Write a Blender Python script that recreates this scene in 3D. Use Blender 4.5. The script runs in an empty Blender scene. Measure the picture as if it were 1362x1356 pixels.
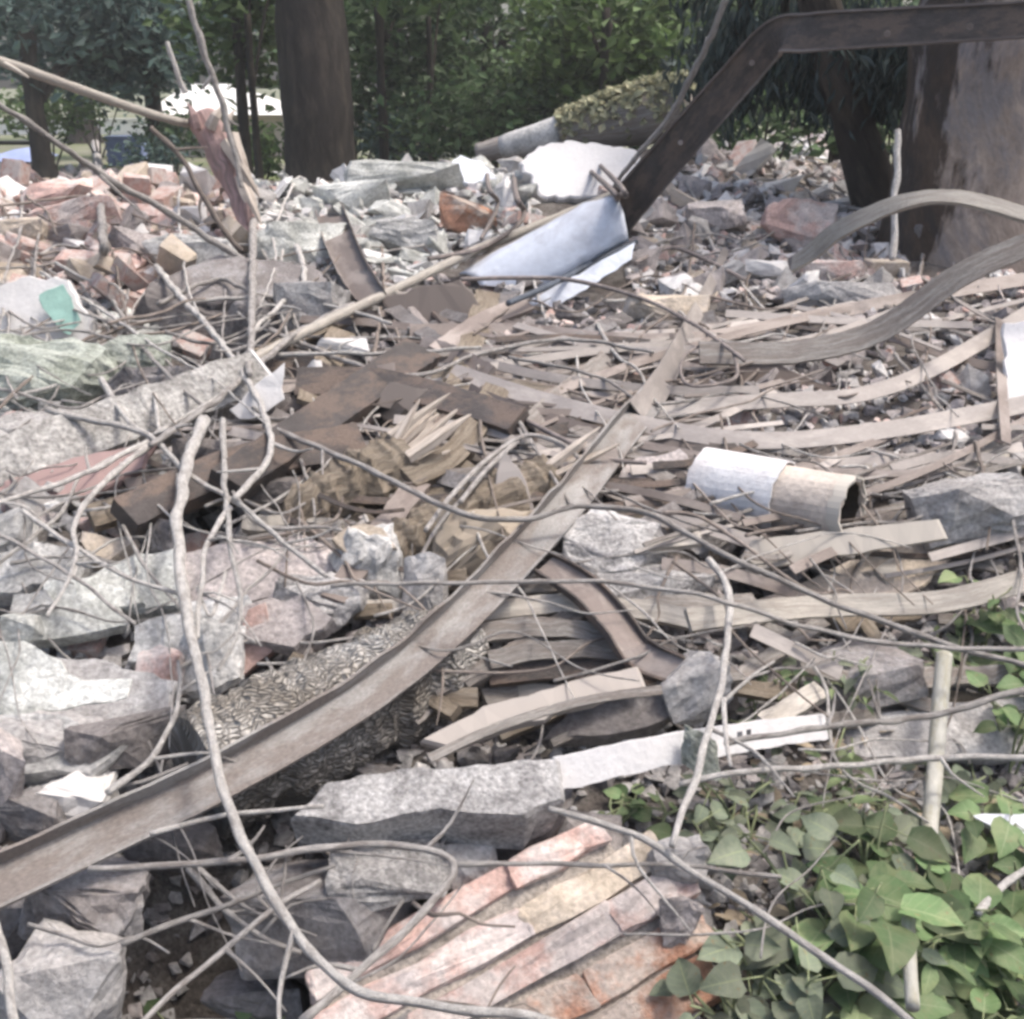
import bpy, bmesh, math, random
from mathutils import Vector, Matrix, noise, Quaternion

random.seed(7)
R = math.radians
S = bpy.context.scene
COL = S.collection

# ------------------------------------------------------------------ camera
F = 1500.0                       # focal length in photo pixels (photo is 1362 x 1356)
PITCH = R(20.57)
CAM = Vector((0, 0, 1.75))
cam = bpy.data.cameras.new('camera')
cam.sensor_width = 36
cam.lens = F / 1362 * 36
cam.clip_start = 0.05
cam.clip_end = 3000
co = bpy.data.objects.new('camera', cam)
COL.objects.link(co)
co.location = CAM
co.rotation_euler = (R(90) - PITCH, 0, 0)
S.camera = co

# ------------------------------------------------------------------ light
SUN_EL, SUN_AZ = 66, 82          # azimuth clockwise from +Y: behind the heap, to the right
W = bpy.data.worlds.new('World')
S.world = W
W.use_nodes = True
nt = W.node_tree
sky = nt.nodes.new('ShaderNodeTexSky')
sky.sky_type = 'NISHITA'
sky.sun_disc = False
sky.sun_elevation = R(SUN_EL)
sky.sun_rotation = R(SUN_AZ)
sky.dust_density = 6
sky.ozone_density = 0.6
bg = nt.nodes['Background']
bg.inputs[1].default_value = 0.15
nt.links.new(sky.outputs[0], bg.inputs[0])
sl = bpy.data.lights.new('sun', 'SUN')
sl.energy = 1.5
sl.angle = R(10)
sl.color = (1, 0.955, 0.90)
so = bpy.data.objects.new('sun', sl)
COL.objects.link(so)
so.location = (0, 0, 20)
sd = Vector((math.sin(R(SUN_AZ)) * math.cos(R(SUN_EL)), math.cos(R(SUN_AZ)) * math.cos(R(SUN_EL)), math.sin(R(SUN_EL))))
so.rotation_euler = sd.to_track_quat('Z', 'Y').to_euler()
S.view_settings.view_transform = 'Standard'
S.view_settings.look = 'None'
S.view_settings.exposure = 0.85
S.view_settings.gamma = 1
S.cycles.pixel_filter_type = 'BLACKMAN_HARRIS'
S.cycles.filter_width = 3.2      # the photo is a soft video still
S.cycles.max_bounces = 6
S.cycles.diffuse_bounces = 3
S.cycles.transparent_max_bounces = 4

# ------------------------------------------------------------------ pixel <-> place
FW = Vector((0, math.cos(PITCH), -math.sin(PITCH)))
UP = Vector((0, math.sin(PITCH), math.cos(PITCH)))


def P(px, py, d):
    return CAM + d * (FW + Vector((1, 0, 0)) * ((px - 681) / F) + UP * ((678 - py) / F))


def lerp(a, b, t):
    return a + (b - a) * t


def table(tb, x):
    if x <= tb[0][0]:
        return tb[0][1]
    for (a, va), (b, vb) in zip(tb, tb[1:]):
        if x <= b:
            t = (x - a) / (b - a)
            return lerp(va, vb, t)
    return tb[-1][1]


PROF = [(0, 0.0), (1.0, 0.02), (1.5, 0.14), (2.2, 0.345), (3.0, 0.55), (4.0, 0.66), (6, 0.79), (8, 0.95), (9.3, 1.06), (10.2, 0.98), (12, 0.5), (14, 0.25), (20, 0.18), (60, 0.15)]


def gauss(x, y, cx, cy, sx, sy):
    return math.exp(-((x - cx) / sx) ** 2 - ((y - cy) / sy) ** 2)


def H0(x, y):
    """smooth top of the heap"""
    z = (table(PROF, y - 0.12) + table(PROF, y) + table(PROF, y + 0.12)) / 3
    side = 1.0
    if x > 0.55 and y < 3.4:                     # the bottom right is open ground with plants
        side = 1 - 0.55 * min(1, (x - 0.55) / 0.5) * min(1, max(0, (3.4 - y) / 0.9))
    z *= side
    z += 0.25 * gauss(x, y, 1.4, 9.6, 1.5, 1.4)
    z += 0.12 * gauss(x, y, -3.2, 7.8, 1.3, 1.0)
    out = max(0, abs(x) - 6.5)
    z *= 1 / (1 + (out / 3) ** 2) if y < 13 else 1
    return z


PITS = []


def H(x, y):
    z = H0(x, y)
    if y < 13:
        v = Vector((x * 2.1, y * 2.1, 3.7))
        z += 0.055 * noise.noise(v) + 0.03 * noise.noise(v * 3.3) - 0.035
    for (cx, cy, r, dep) in PITS:
        z -= dep * gauss(x, y, cx, cy, r, r)
    return z


_td = {}


def TD(px, py):
    """depth of the heap's smooth surface along the ray through a photo pixel"""
    k = (round(px / 4), round(py / 4))
    if k in _td:
        return _td[k]
    d = 0.9
    r = FW + Vector((1, 0, 0)) * ((px - 681) / F) + UP * ((678 - py) / F)
    while d < 300:
        p = CAM + r * d
        if p.z <= H0(p.x, p.y):
            break
        d *= 1.006
    _td[k] = d
    return d


def G(px, py, lift=0.0):
    return P(px, py, TD(px, py) - lift)


for (px, py, r, dep) in [(300, 440, 0.42, 0.5), (210, 505, 0.2, 0.25), (440, 525, .22, .25), (300, 1215, 0.2, 0.6), (700, 905, 0.14, 0.16), (250, 700, 0.2, 0.14), (620, 640, 0.2, 0.15), (930, 930, 0.15, 0.12), (180, 520, .2, .12), (1010, 760, .14, .1), (420, 1000, .16, .12)]:
    g = G(px, py)
    PITS.append((g.x, g.y, r, dep))

# ------------------------------------------------------------------ materials
MATS = {}


def mat(name, base, var=0.25, scale=6.0, bump=0.4, bscale=30.0, rough=0.9, rnd=0.2, tint=None, tintamt=0.0, uv=None, speck=0.0, trans=0.0, spec=0.2, metal=0.0):
    """base colour with blotches, a second tint in patches, per-piece variation, fine speckle and bump"""
    m = bpy.data.materials.new(name)
    m.use_nodes = True
    n = m.node_tree.nodes
    L = m.node_tree.links
    b = n['Principled BSDF']
    b.inputs['Roughness'].default_value = rough
    b.inputs['Specular IOR Level'].default_value = spec
    b.inputs['Metallic'].default_value = metal
    tc = n.new('ShaderNodeTexCoord')
    oi = n.new('ShaderNodeObjectInfo')
    ge = n.new('ShaderNodeNewGeometry')
    add = n.new('ShaderNodeMath')
    add.operation = 'ADD'
    L.new(oi.outputs['Random'], add.inputs[0])
    L.new(ge.outputs['Random Per Island'], add.inputs[1])
    fr = n.new('ShaderNodeMath')
    fr.operation = 'FRACT'
    L.new(add.outputs[0], fr.inputs[0])
    mp = n.new('ShaderNodeMapping')
    cmb = n.new('ShaderNodeCombineXYZ')
    mul = n.new('ShaderNodeMath')
    mul.operation = 'MULTIPLY'
    mul.inputs[1].default_value = 37.0
    L.new(fr.outputs[0], mul.inputs[0])
    L.new(mul.outputs[0], cmb.inputs[0])
    L.new(mul.outputs[0], cmb.inputs[2])
    L.new(cmb.outputs[0], mp.inputs['Location'])
    if uv:
        L.new(tc.outputs['UV'], mp.inputs['Vector'])
        mp.inputs['Scale'].default_value = (uv[0], uv[1], 1)
    else:
        L.new(tc.outputs['Object'], mp.inputs['Vector'])
    n1 = n.new('ShaderNodeTexNoise')
    n1.inputs['Scale'].default_value = scale
    n1.inputs['Detail'].default_value = 7
    n1.inputs['Roughness'].default_value = 0.65
    L.new(mp.outputs[0], n1.inputs['Vector'])
    r1 = n.new('ShaderNodeValToRGB')
    r1.color_ramp.elements[0].position = 0.3
    r1.color_ramp.elements[1].position = 0.7
    lo = [c * (1 - var) for c in base]
    hi = [min(0.9, c * (1 + var)) for c in base]
    r1.color_ramp.elements[0].color = (*lo, 1)
    r1.color_ramp.elements[1].color = (*hi, 1)
    L.new(n1.outputs['Fac'], r1.inputs[0])
    last = r1.outputs[0]
    if tint:
        n3 = n.new('ShaderNodeTexNoise')
        n3.inputs['Scale'].default_value = scale * 0.55
        n3.inputs['Detail'].default_value = 6
        n3.inputs['Roughness'].default_value = 0.7
        ofs = n.new('ShaderNodeVectorMath')
        ofs.operation = 'ADD'
        ofs.inputs[1].default_value = (13, 7, 5)
        L.new(mp.outputs[0], ofs.inputs[0])
        L.new(ofs.outputs[0], n3.inputs['Vector'])
        r3 = n.new('ShaderNodeValToRGB')
        c = 0.62 - 0.25 * tintamt
        r3.color_ramp.elements[0].position = c - 0.05
        r3.color_ramp.elements[1].position = c + 0.07
        L.new(n3.outputs['Fac'], r3.inputs[0])
        mx = n.new('ShaderNodeMix')
        mx.data_type = 'RGBA'
        mx.inputs[7].default_value = (*tint, 1)
        L.new(r3.outputs[0], mx.inputs[0])
        L.new(last, mx.inputs[6])
        last = mx.outputs[2]
    if speck:
        n4 = n.new('ShaderNodeTexNoise')
        n4.inputs['Scale'].default_value = bscale * 2.2
        n4.inputs['Detail'].default_value = 3
        L.new(mp.outputs[0], n4.inputs['Vector'])
        mr = n.new('ShaderNodeMapRange')
        mr.inputs[1].default_value = 0.3
        mr.inputs[2].default_value = 0.7
        mr.inputs[3].default_value = 1 - speck
        mr.inputs[4].default_value = 1 + speck
        L.new(n4.outputs['Fac'], mr.inputs[0])
        vm = n.new('ShaderNodeVectorMath')
        vm.operation = 'SCALE'
        L.new(last, vm.inputs[0])
        L.new(mr.outputs[0], vm.inputs['Scale'])
        last = vm.outputs[0]
    hs = n.new('ShaderNodeHueSaturation')
    mv = n.new('ShaderNodeMapRange')
    mv.inputs[3].default_value = 1 - rnd
    mv.inputs[4].default_value = 1 + rnd
    L.new(fr.outputs[0], mv.inputs[0])
    L.new(mv.outputs[0], hs.inputs['Value'])
    L.new(last, hs.inputs['Color'])
    L.new(hs.outputs[0], b.inputs['Base Color'])
    if bump:
        n2 = n.new('ShaderNodeTexNoise')
        n2.inputs['Scale'].default_value = bscale
        n2.inputs['Detail'].default_value = 8
        n2.inputs['Roughness'].default_value = 0.7
        L.new(mp.outputs[0], n2.inputs['Vector'])
        bp = n.new('ShaderNodeBump')
        bp.inputs['Strength'].default_value = bump
        bp.inputs['Distance'].default_value = 0.02
        L.new(n2.outputs['Fac'], bp.inputs['Height'])
        L.new(bp.outputs[0], b.inputs['Normal'])
    if trans:
        out = n['Material Output']
        tr = n.new('ShaderNodeBsdfTranslucent')
        L.new(hs.outputs[0], tr.inputs[0])
        mix = n.new('ShaderNodeMixShader')
        mix.inputs[0].default_value = trans
        L.new(b.outputs[0], mix.inputs[1])
        L.new(tr.outputs[0], mix.inputs[2])
        L.new(mix.outputs[0], out.inputs[0])
    MATS[name] = m
    return m


mat('dirt', (0.115, 0.10, 0.09), 0.35, 9, 0.9, 45, tint=(0.19, 0.175, 0.16), tintamt=0.4, speck=0.35)
mat('far_ground', (0.20, 0.20, 0.15), 0.3, 0.8, 0.2, 8, tint=(0.14, 0.17, 0.07), tintamt=0.4)
mat('concrete_pale', (0.56, 0.555, 0.54), 0.28, 6, 0.9, 34, tint=(0.34, 0.34, 0.33), tintamt=0.4, speck=0.28)
mat('concrete_grey', (0.355, 0.34, 0.33), 0.25, 8, 0.7, 40, tint=(0.46, 0.45, 0.44), tintamt=0.4, speck=0.25)
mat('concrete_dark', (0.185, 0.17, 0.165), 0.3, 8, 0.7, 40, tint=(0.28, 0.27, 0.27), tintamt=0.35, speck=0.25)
mat('concrete_mint', (0.60, 0.61, 0.58), 0.26, 6, 0.9, 34, tint=(0.38, 0.39, 0.365), tintamt=0.4, speck=0.28)
mat('concrete_rough', (0.36, 0.35, 0.345), 0.4, 20, 1.0, 50, tint=(0.54, 0.53, 0.52), tintamt=0.5, speck=0.35)
mat('concrete_moss', (0.36, 0.385, 0.345), 0.3, 6, 0.9, 34, tint=(0.24, 0.26, 0.22), tintamt=0.45, speck=0.3)
mat('concrete_pink', (0.47, 0.425, 0.41), 0.28, 6, 0.9, 34, tint=(0.36, 0.33, 0.32), tintamt=0.4, speck=0.28)
mat('plaster_white', (0.60, 0.59, 0.58), 0.14, 5, 0.3, 30, tint=(0.55, 0.54, 0.53), tintamt=0.2, speck=0.06, rnd=0.06)
mat('paint_white', (0.68, 0.67, 0.665), 0.05, 5, 0.3, 30, tint=(0.66, 0.65, 0.64), tintamt=0.12, speck=0.05, rnd=0.03)
mat('brick_pink', (0.48, 0.335, 0.295), 0.25, 9, 0.6, 40, tint=(0.56, 0.50, 0.47), tintamt=0.5, speck=0.2)
mat('brick_orange', (0.46, 0.255, 0.175), 0.3, 9, 0.8, 40, tint=(0.53, 0.45, 0.39), tintamt=0.55, speck=0.2)
mat('brick_tan', (0.46, 0.395, 0.32), 0.22, 9, 0.6, 40, tint=(0.50, 0.44, 0.38), tintamt=0.45, speck=0.2)
mat('mortar', (0.38, 0.34, 0.30), 0.3, 16, 0.9, 50, speck=0.3)
mat('steel_brown', (0.155, 0.128, 0.114), 0.2, 2, 0.12, 16, 0.6, 0.3, tint=(0.25, 0.217, 0.197), tintamt=0.4, uv=(5, 1.6), speck=0.08, spec=0.4)
mat('steel_dark', (0.07, 0.06, 0.056), 0.35, 3, 0.5, 24, 0.6, 0.2, tint=(0.14, 0.105, 0.085), tintamt=0.45, uv=(7, 3), speck=0.25, spec=0.4)
mat('steel_pale', (0.265, 0.24, 0.224), 0.16, 2, 0.12, 16, 0.55, 0.25, tint=(0.38, 0.345, 0.318), tintamt=0.35, uv=(5, 1.6), speck=0.08, spec=0.4)
mat('beam_rust', (0.285, 0.275, 0.265), 0.22, 2.5, 0.5, 24, 0.75, 0.05, tint=(0.20, 0.175, 0.16), tintamt=0.5, uv=(6, 1.8), speck=0.22, spec=0.3)
mat('beam_edge', (0.47, 0.44, 0.41), 0.2, 3, 0.5, 24, 0.7, 0.05, tint=(0.33, 0.28, 0.25), tintamt=0.35, uv=(9, 2.0), speck=0.2)
mat('wood_pale', (0.45, 0.42, 0.375), 0.22, 4, 0.5, 14, 0.9, 0.18, tint=(0.35, 0.32, 0.285), tintamt=0.4, uv=(30, 2.2), speck=0.15)
mat('wood_grey', (0.33, 0.308, 0.285), 0.3, 4, 0.7, 14, 0.9, 0.18, tint=(0.25, 0.22, 0.20), tintamt=0.45, uv=(30, 2.2), speck=0.25)
mat('wood_weathered', (0.43, 0.42, 0.40), 0.3, 16, 1.0, 30, 0.95, 0.1, tint=(0.29, 0.28, 0.265), tintamt=0.5, speck=0.35)
mat('wood_brown', (0.235, 0.195, 0.15), 0.35, 4, 0.7, 14, 0.9, 0.2, tint=(0.33, 0.285, 0.23), tintamt=0.4, uv=(30, 2.2), speck=0.25)
mat('wood_splinter', (0.54, 0.48, 0.42), 0.25, 4, 0.6, 14, 0.9, 0.15, tint=(0.36, 0.30, 0.25), tintamt=0.3, uv=(40, 2.2))
mat('wood_red', (0.36, 0.25, 0.235), 0.25, 4, 0.5, 14, 0.9, 0.15, tint=(0.24, 0.18, 0.17), tintamt=0.4, uv=(20, 2.2))
mat('bark_far', (0.042, 0.036, 0.032), 0.35, 3, 0.9, 8, 0.95, 0.1, tint=(0.075, 0.063, 0.052), tintamt=0.3, uv=(4, 1))
mat('bark_big', (0.09, 0.066, 0.05), 0.4, 2.4, 1.0, 9, 0.95, 0.1, tint=(0.06, 0.05, 0.045), tintamt=0.4, uv=(2.2, 1.0), speck=0.12)
mat('twig_pale', (0.68, 0.655, 0.62), 0.28, 6, 0.9, 24, 0.9, 0.16, tint=(0.50, 0.47, 0.44), tintamt=0.3, uv=(14, 7), speck=0.15)
mat('twig_grey', (0.52, 0.495, 0.47), 0.3, 6, 0.9, 24, 0.9, 0.2, tint=(0.33, 0.30, 0.28), tintamt=0.35, uv=(20, 5))
mat('twig_dark', (0.19, 0.16, 0.14), 0.3, 4, 0.5, 20, 0.9, 0.2, tint=(0.30, 0.26, 0.23), tintamt=0.35, uv=(20, 5))
mat('rod', (0.19, 0.165, 0.155), 0.25, 4, 0.3, 30, 0.7, 0.2, tint=(0.29, 0.25, 0.23), tintamt=0.35, uv=(10, 8))
mat('sheet_blue', (0.60, 0.64, 0.71), 0.08, 4, 0.25, 12, 0.5, 0.04, tint=(0.48, 0.50, 0.55), tintamt=0.35, speck=0.06, spec=0.4)
mat('sheet_edge', (0.10, 0.115, 0.14), 0.3, 8, 0.3, 20, 0.6)
mat('pipe_white', (0.70, 0.70, 0.71), 0.08, 8, 0.4, 30, 0.6, 0.03, tint=(0.60, 0.58, 0.58), tintamt=0.35, speck=0.06)
mat('pipe_tan', (0.49, 0.435, 0.385), 0.15, 8, 0.4, 30, 0.8, 0.05, tint=(0.38, 0.33, 0.29), tintamt=0.35, speck=0.12)
mat('paint_green', (0.25, 0.40, 0.35), 0.2, 10, 0.3, 30, 0.8)
mat('paint_blue', (0.34, 0.41, 0.66), 0.15, 3, 0.1, 10, 0.6)
mat('mark_dark', (0.10, 0.10, 0.11), 0.2, 10, 0.0)
mat('wall_far', (0.47, 0.42, 0.39), 0.15, 1.5, 0.2, 10)
mat('roof_far', (0.72, 0.72, 0.70), 0.08, 1.5, 0.2, 10)
mat('glass_dark', (0.05, 0.055, 0.06), 0.2, 1, 0.0, rough=0.15, spec=0.5)
mat('leaf_teal', (0.085, 0.13, 0.115), 0.3, 0.7, 0.0, rough=0.6, rnd=0.6, trans=0.3, tint=(0.10, 0.145, 0.135), tintamt=0.4)
mat('leaf_green', (0.11, 0.17, 0.062), 0.3, 0.7, 0.0, rough=0.6, rnd=0.6, trans=0.35, tint=(0.14, 0.19, 0.09), tintamt=0.4)
mat('leaf_deep', (0.088, 0.14, 0.066), 0.3, 0.7, 0.0, rough=0.6, rnd=0.6, trans=0.3, tint=(0.11, 0.155, 0.085), tintamt=0.45)
mat('leaf_blue', (0.045, 0.065, 0.062), 0.3, 0.7, 0.0, rough=0.55, rnd=0.6, trans=0.25, tint=(0.07, 0.09, 0.085), tintamt=0.4)
mat('leaf_plant', (0.12, 0.19, 0.082), 0.25, 14, 0.15, 40, rough=0.6, rnd=0.6, trans=0.3, tint=(0.18, 0.225, 0.11), tintamt=0.45, spec=0.35)
mat('leaf_sage', (0.15, 0.18, 0.13), 0.25, 14, 0.15, 40, rough=0.65, rnd=0.5, trans=0.3, tint=(0.21, 0.23, 0.17), tintamt=0.4)
mat('leaf_vine', (0.36, 0.37, 0.25), 0.3, 3, 0.0, rough=0.7, rnd=0.45, trans=0.3, tint=(0.42, 0.40, 0.27), tintamt=0.5)
mat('leaf_dry', (0.36, 0.30, 0.22), 0.3, 10, 0.2, 40, rough=0.9, rnd=0.4, trans=0.15)
mat('stem_green', (0.22, 0.25, 0.14), 0.3, 6, 0.2, 30, 0.8)
mat('cane', (0.37, 0.365, 0.33), 0.15, 4, 0.3, 16, 0.7, 0.05, tint=(0.30, 0.29, 0.235), tintamt=0.4, uv=(12, 3))


mat('pipe_shade', (0.06, 0.05, 0.04), 0.3, 10, 0.6, 40)  # dark colour standing in for the shade inside the pipe


def bark_material():
    """deep cracked plates, like an old palm or pine trunk"""
    m = bpy.data.materials.new('bark_plates')
    m.use_nodes = True
    n = m.node_tree.nodes
    L = m.node_tree.links
    b = n['Principled BSDF']
    b.inputs['Roughness'].default_value = 0.95
    b.inputs['Specular IOR Level'].default_value = 0.1
    tc = n.new('ShaderNodeTexCoord')
    mp = n.new('ShaderNodeMapping')
    mp.inputs['Scale'].default_value = (1, 0.5, 1)
    L.new(tc.outputs['UV'], mp.inputs['Vector'])
    nz = n.new('ShaderNodeTexNoise')
    nz.inputs['Scale'].default_value = 14
    nz.inputs['Detail'].default_value = 4
    L.new(mp.outputs[0], nz.inputs['Vector'])
    vs = n.new('ShaderNodeVectorMath')
    vs.operation = 'MULTIPLY_ADD'
    vs.inputs[1].default_value = (0.022, 0.022, 0)
    L.new(nz.outputs['Color'], vs.inputs[0])
    L.new(mp.outputs[0], vs.inputs[2])
    vo = n.new('ShaderNodeTexVoronoi')
    vo.feature = 'DISTANCE_TO_EDGE'
    vo.inputs['Scale'].default_value = 95
    L.new(vs.outputs[0], vo.inputs['Vector'])
    rp = n.new('ShaderNodeValToRGB')
    rp.color_ramp.elements[0].position = 0.02
    rp.color_ramp.elements[0].color = (0.20, 0.19, 0.178, 1)
    rp.color_ramp.elements[1].position = 0.17
    rp.color_ramp.elements[1].color = (0.43, 0.415, 0.395, 1)
    L.new(vo.outputs['Distance'], rp.inputs[0])
    n2 = n.new('ShaderNodeTexNoise')
    n2.inputs['Scale'].default_value = 7
    n2.inputs['Detail'].default_value = 6
    L.new(mp.outputs[0], n2.inputs['Vector'])
    r2 = n.new('ShaderNodeValToRGB')
    r2.color_ramp.elements[0].position = 0.35
    r2.color_ramp.elements[0].color = (0.60, 0.56, 0.50, 1)
    r2.color_ramp.elements[1].position = 0.68
    r2.color_ramp.elements[1].color = (1.25, 1.27, 1.28, 1)
    L.new(n2.outputs['Fac'], r2.inputs[0])
    mx = n.new('ShaderNodeMix')
    mx.data_type = 'RGBA'
    mx.blend_type = 'MULTIPLY'
    mx.inputs[0].default_value = 1
    L.new(rp.outputs[0], mx.inputs[6])
    L.new(r2.outputs[0], mx.inputs[7])
    L.new(mx.outputs[2], b.inputs['Base Color'])
    bp = n.new('ShaderNodeBump')
    bp.inputs['Strength'].default_value = 1
    bp.inputs['Distance'].default_value = 0.03
    L.new(vo.outputs['Distance'], bp.inputs['Height'])
    L.new(bp.outputs[0], b.inputs['Normal'])
    MATS['bark_plates'] = m


bark_material()


def leaf_veins(name):
    """paler midrib and side veins, small brown spots; u runs across the leaf, v along it"""
    m = MATS[name]
    n = m.node_tree.nodes
    L = m.node_tree.links
    hs = [x for x in n if x.type == 'HUE_SAT'][0]
    tc = [x for x in n if x.type == 'TEX_COORD'][0]
    sx = n.new('ShaderNodeSeparateXYZ')
    L.new(tc.outputs['UV'], sx.inputs[0])

    def math(op, a, b=None):
        k = n.new('ShaderNodeMath')
        k.operation = op
        for i, v in enumerate((a, b)):
            if v is None:
                continue
            if isinstance(v, (int, float)):
                k.inputs[i].default_value = v
            else:
                L.new(v, k.inputs[i])
        return k.outputs[0]
    au = math('ABSOLUTE', sx.outputs[0])
    mid = math('LESS_THAN', au, 0.05)
    w = math('FRACT', math('SUBTRACT', math('MULTIPLY', sx.outputs[1], 6.0), math('MULTIPLY', au, 1.3)))
    side = math('MULTIPLY', math('LESS_THAN', w, 0.10), 0.55)
    v = math('MULTIPLY', math('MAXIMUM', mid, side), 0.55)
    old = hs.inputs['Color'].links[0].from_socket
    mx = n.new('ShaderNodeMix')
    mx.data_type = 'RGBA'
    mx.inputs[7].default_value = (0.26, 0.30, 0.17, 1)
    L.new(v, mx.inputs[0])
    L.new(old, mx.inputs[6])
    nz = n.new('ShaderNodeTexNoise')
    nz.inputs['Scale'].default_value = 60
    nz.inputs['Detail'].default_value = 3
    L.new(tc.outputs['Object'], nz.inputs['Vector'])
    sp = math('GREATER_THAN', nz.outputs['Fac'], 0.68)
    m2 = n.new('ShaderNodeMix')
    m2.data_type = 'RGBA'
    m2.inputs[7].default_value = (0.20, 0.15, 0.08, 1)
    L.new(math('MULTIPLY', sp, 0.7), m2.inputs[0])
    L.new(mx.outputs[2], m2.inputs[6])
    L.new(m2.outputs[2], hs.inputs['Color'])


leaf_veins('leaf_plant')
leaf_veins('leaf_sage')


def peeled_lit_bark():
    """dark reddish bark with pale peeled areas; the lit and shaded flanks are painted in too"""
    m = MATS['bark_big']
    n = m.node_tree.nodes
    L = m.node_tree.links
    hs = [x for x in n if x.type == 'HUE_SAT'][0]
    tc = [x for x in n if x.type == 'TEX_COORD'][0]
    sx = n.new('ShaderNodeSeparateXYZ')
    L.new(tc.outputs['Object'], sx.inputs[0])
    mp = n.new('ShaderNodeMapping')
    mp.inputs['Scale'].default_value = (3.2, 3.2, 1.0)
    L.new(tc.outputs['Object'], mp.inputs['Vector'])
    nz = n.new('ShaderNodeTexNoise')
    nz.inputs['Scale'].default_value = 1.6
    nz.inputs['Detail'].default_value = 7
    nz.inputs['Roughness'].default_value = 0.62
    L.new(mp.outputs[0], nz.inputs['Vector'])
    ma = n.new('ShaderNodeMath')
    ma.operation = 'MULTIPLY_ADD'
    ma.inputs[1].default_value = 0.75  # gradient across the trunk paints its lit and shaded sides into the bark
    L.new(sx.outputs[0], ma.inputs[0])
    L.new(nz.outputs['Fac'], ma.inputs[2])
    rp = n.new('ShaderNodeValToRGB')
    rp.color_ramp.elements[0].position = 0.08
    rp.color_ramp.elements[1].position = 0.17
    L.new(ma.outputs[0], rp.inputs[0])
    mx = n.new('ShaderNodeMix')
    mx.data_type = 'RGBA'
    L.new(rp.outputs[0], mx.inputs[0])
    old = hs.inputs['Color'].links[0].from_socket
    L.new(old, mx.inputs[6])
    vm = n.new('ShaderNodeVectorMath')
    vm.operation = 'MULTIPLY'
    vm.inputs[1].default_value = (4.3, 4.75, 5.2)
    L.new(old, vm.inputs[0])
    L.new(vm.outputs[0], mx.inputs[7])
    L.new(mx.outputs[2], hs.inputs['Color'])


peeled_lit_bark()

# ------------------------------------------------------------------ mesh helpers


def tag(o, label=None, cat=None, group=None, kind=None):
    kind = kind or ('thing' if cat else None)
    if label:
        o['label'] = label
    if cat:
        o['category'] = cat
    if group:
        o['group'] = group
    if kind:
        o['kind'] = kind
    return o


def build(name, vs, fs, m, parent=None, smooth=False, uvs=None, origin=None):
    """one mesh object; its origin sits at the middle of its foot, or at ORIGIN (world)"""
    vs = [Vector(v) for v in vs]
    if origin is None:
        if parent is not None:
            origin = parent.matrix_basis.translation.copy() if parent.parent is None else parent.parent.location + parent.location
        else:
            c = sum(vs, Vector()) / len(vs)
            origin = Vector((c.x, c.y, min(v.z for v in vs)))
    me = bpy.data.meshes.new(name)
    me.from_pydata([v - origin for v in vs], [], fs)
    me.materials.append(MATS[m])
    if uvs:
        ul = me.uv_layers.new(name='uv')
        for lp in me.loops:
            ul.data[lp.index].uv = uvs[lp.vertex_index]
    if smooth:
        me.polygons.foreach_set('use_smooth', [True] * len(me.polygons))
    me.update()
    o = bpy.data.objects.new(name, me)
    COL.objects.link(o)
    if parent is not None:
        o.parent = parent
        base = parent.location if parent.parent is None else parent.parent.location + parent.location
        o.location = origin - base
    else:
        o.location = origin
    return o


def empty(name, loc, label, cat, group=None):
    o = bpy.data.objects.new(name, None)
    o.empty_display_size = 0.1
    COL.objects.link(o)
    o.location = loc
    return tag(o, label, cat, group)


def spline(pts, step):
    """Catmull-Rom through pts of (Vector, value...) tuples"""
    out = []
    n = len(pts)
    for i in range(n - 1):
        p0 = pts[max(0, i - 1)]
        p1, p2 = pts[i], pts[i + 1]
        p3 = pts[min(n - 1, i + 2)]
        k = max(1, min(60, int((p2[0] - p1[0]).length / step)))
        for j in range(k):
            t = j / k
            a = 0.5 * (2 * p1[0] + (p2[0] - p0[0]) * t + (2 * p0[0] - 5 * p1[0] + 4 * p2[0] - p3[0]) * t * t + (3 * p1[0] - p0[0] - 3 * p2[0] + p3[0]) * t ** 3)
            out.append((a,) + tuple(lerp(u, v, t) for u, v in zip(p1[1:], p2[1:])))
    out.append(pts[-1])
    return out


def sweep(pts, prof, face=None, cap=True):
    """pts: [(Vector, size)], prof(i, size) -> ring of (side, out). Returns verts, faces, uvs"""
    vs, fs, uvs = [], [], []
    n = len(pts)
    m = None
    run = 0
    Np = None
    for i in range(n):
        p = pts[i][0]
        T = (pts[min(n - 1, i + 1)][0] - pts[max(0, i - 1)][0]).normalized()
        f = face if face is not None else (Np if Np is not None else Vector((0.3, -0.6, 0.75)))
        N = f - T * f.dot(T)
        if N.length < 1e-3:
            N = T.orthogonal()
        N.normalize()
        Np = N
        B = T.cross(N)
        if i:
            run += (p - pts[i - 1][0]).length
        ring = prof(i, pts[i][1])
        m = len(ring)
        acc = 0
        for j, (b, c) in enumerate(ring):
            vs.append(p + B * b + N * c)
            if j:
                acc += math.hypot(b - ring[j - 1][0], c - ring[j - 1][1])
            uvs.append((acc, run))
    for i in range(n - 1):
        for j in range(m):
            k = (j + 1) % m
            fs.append((i * m + j, i * m + k, (i + 1) * m + k, (i + 1) * m + j))
    if cap:
        fs.append(tuple(reversed(range(m))))
        fs.append(tuple(range((n - 1) * m, n * m)))
    return vs, fs, uvs


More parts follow.
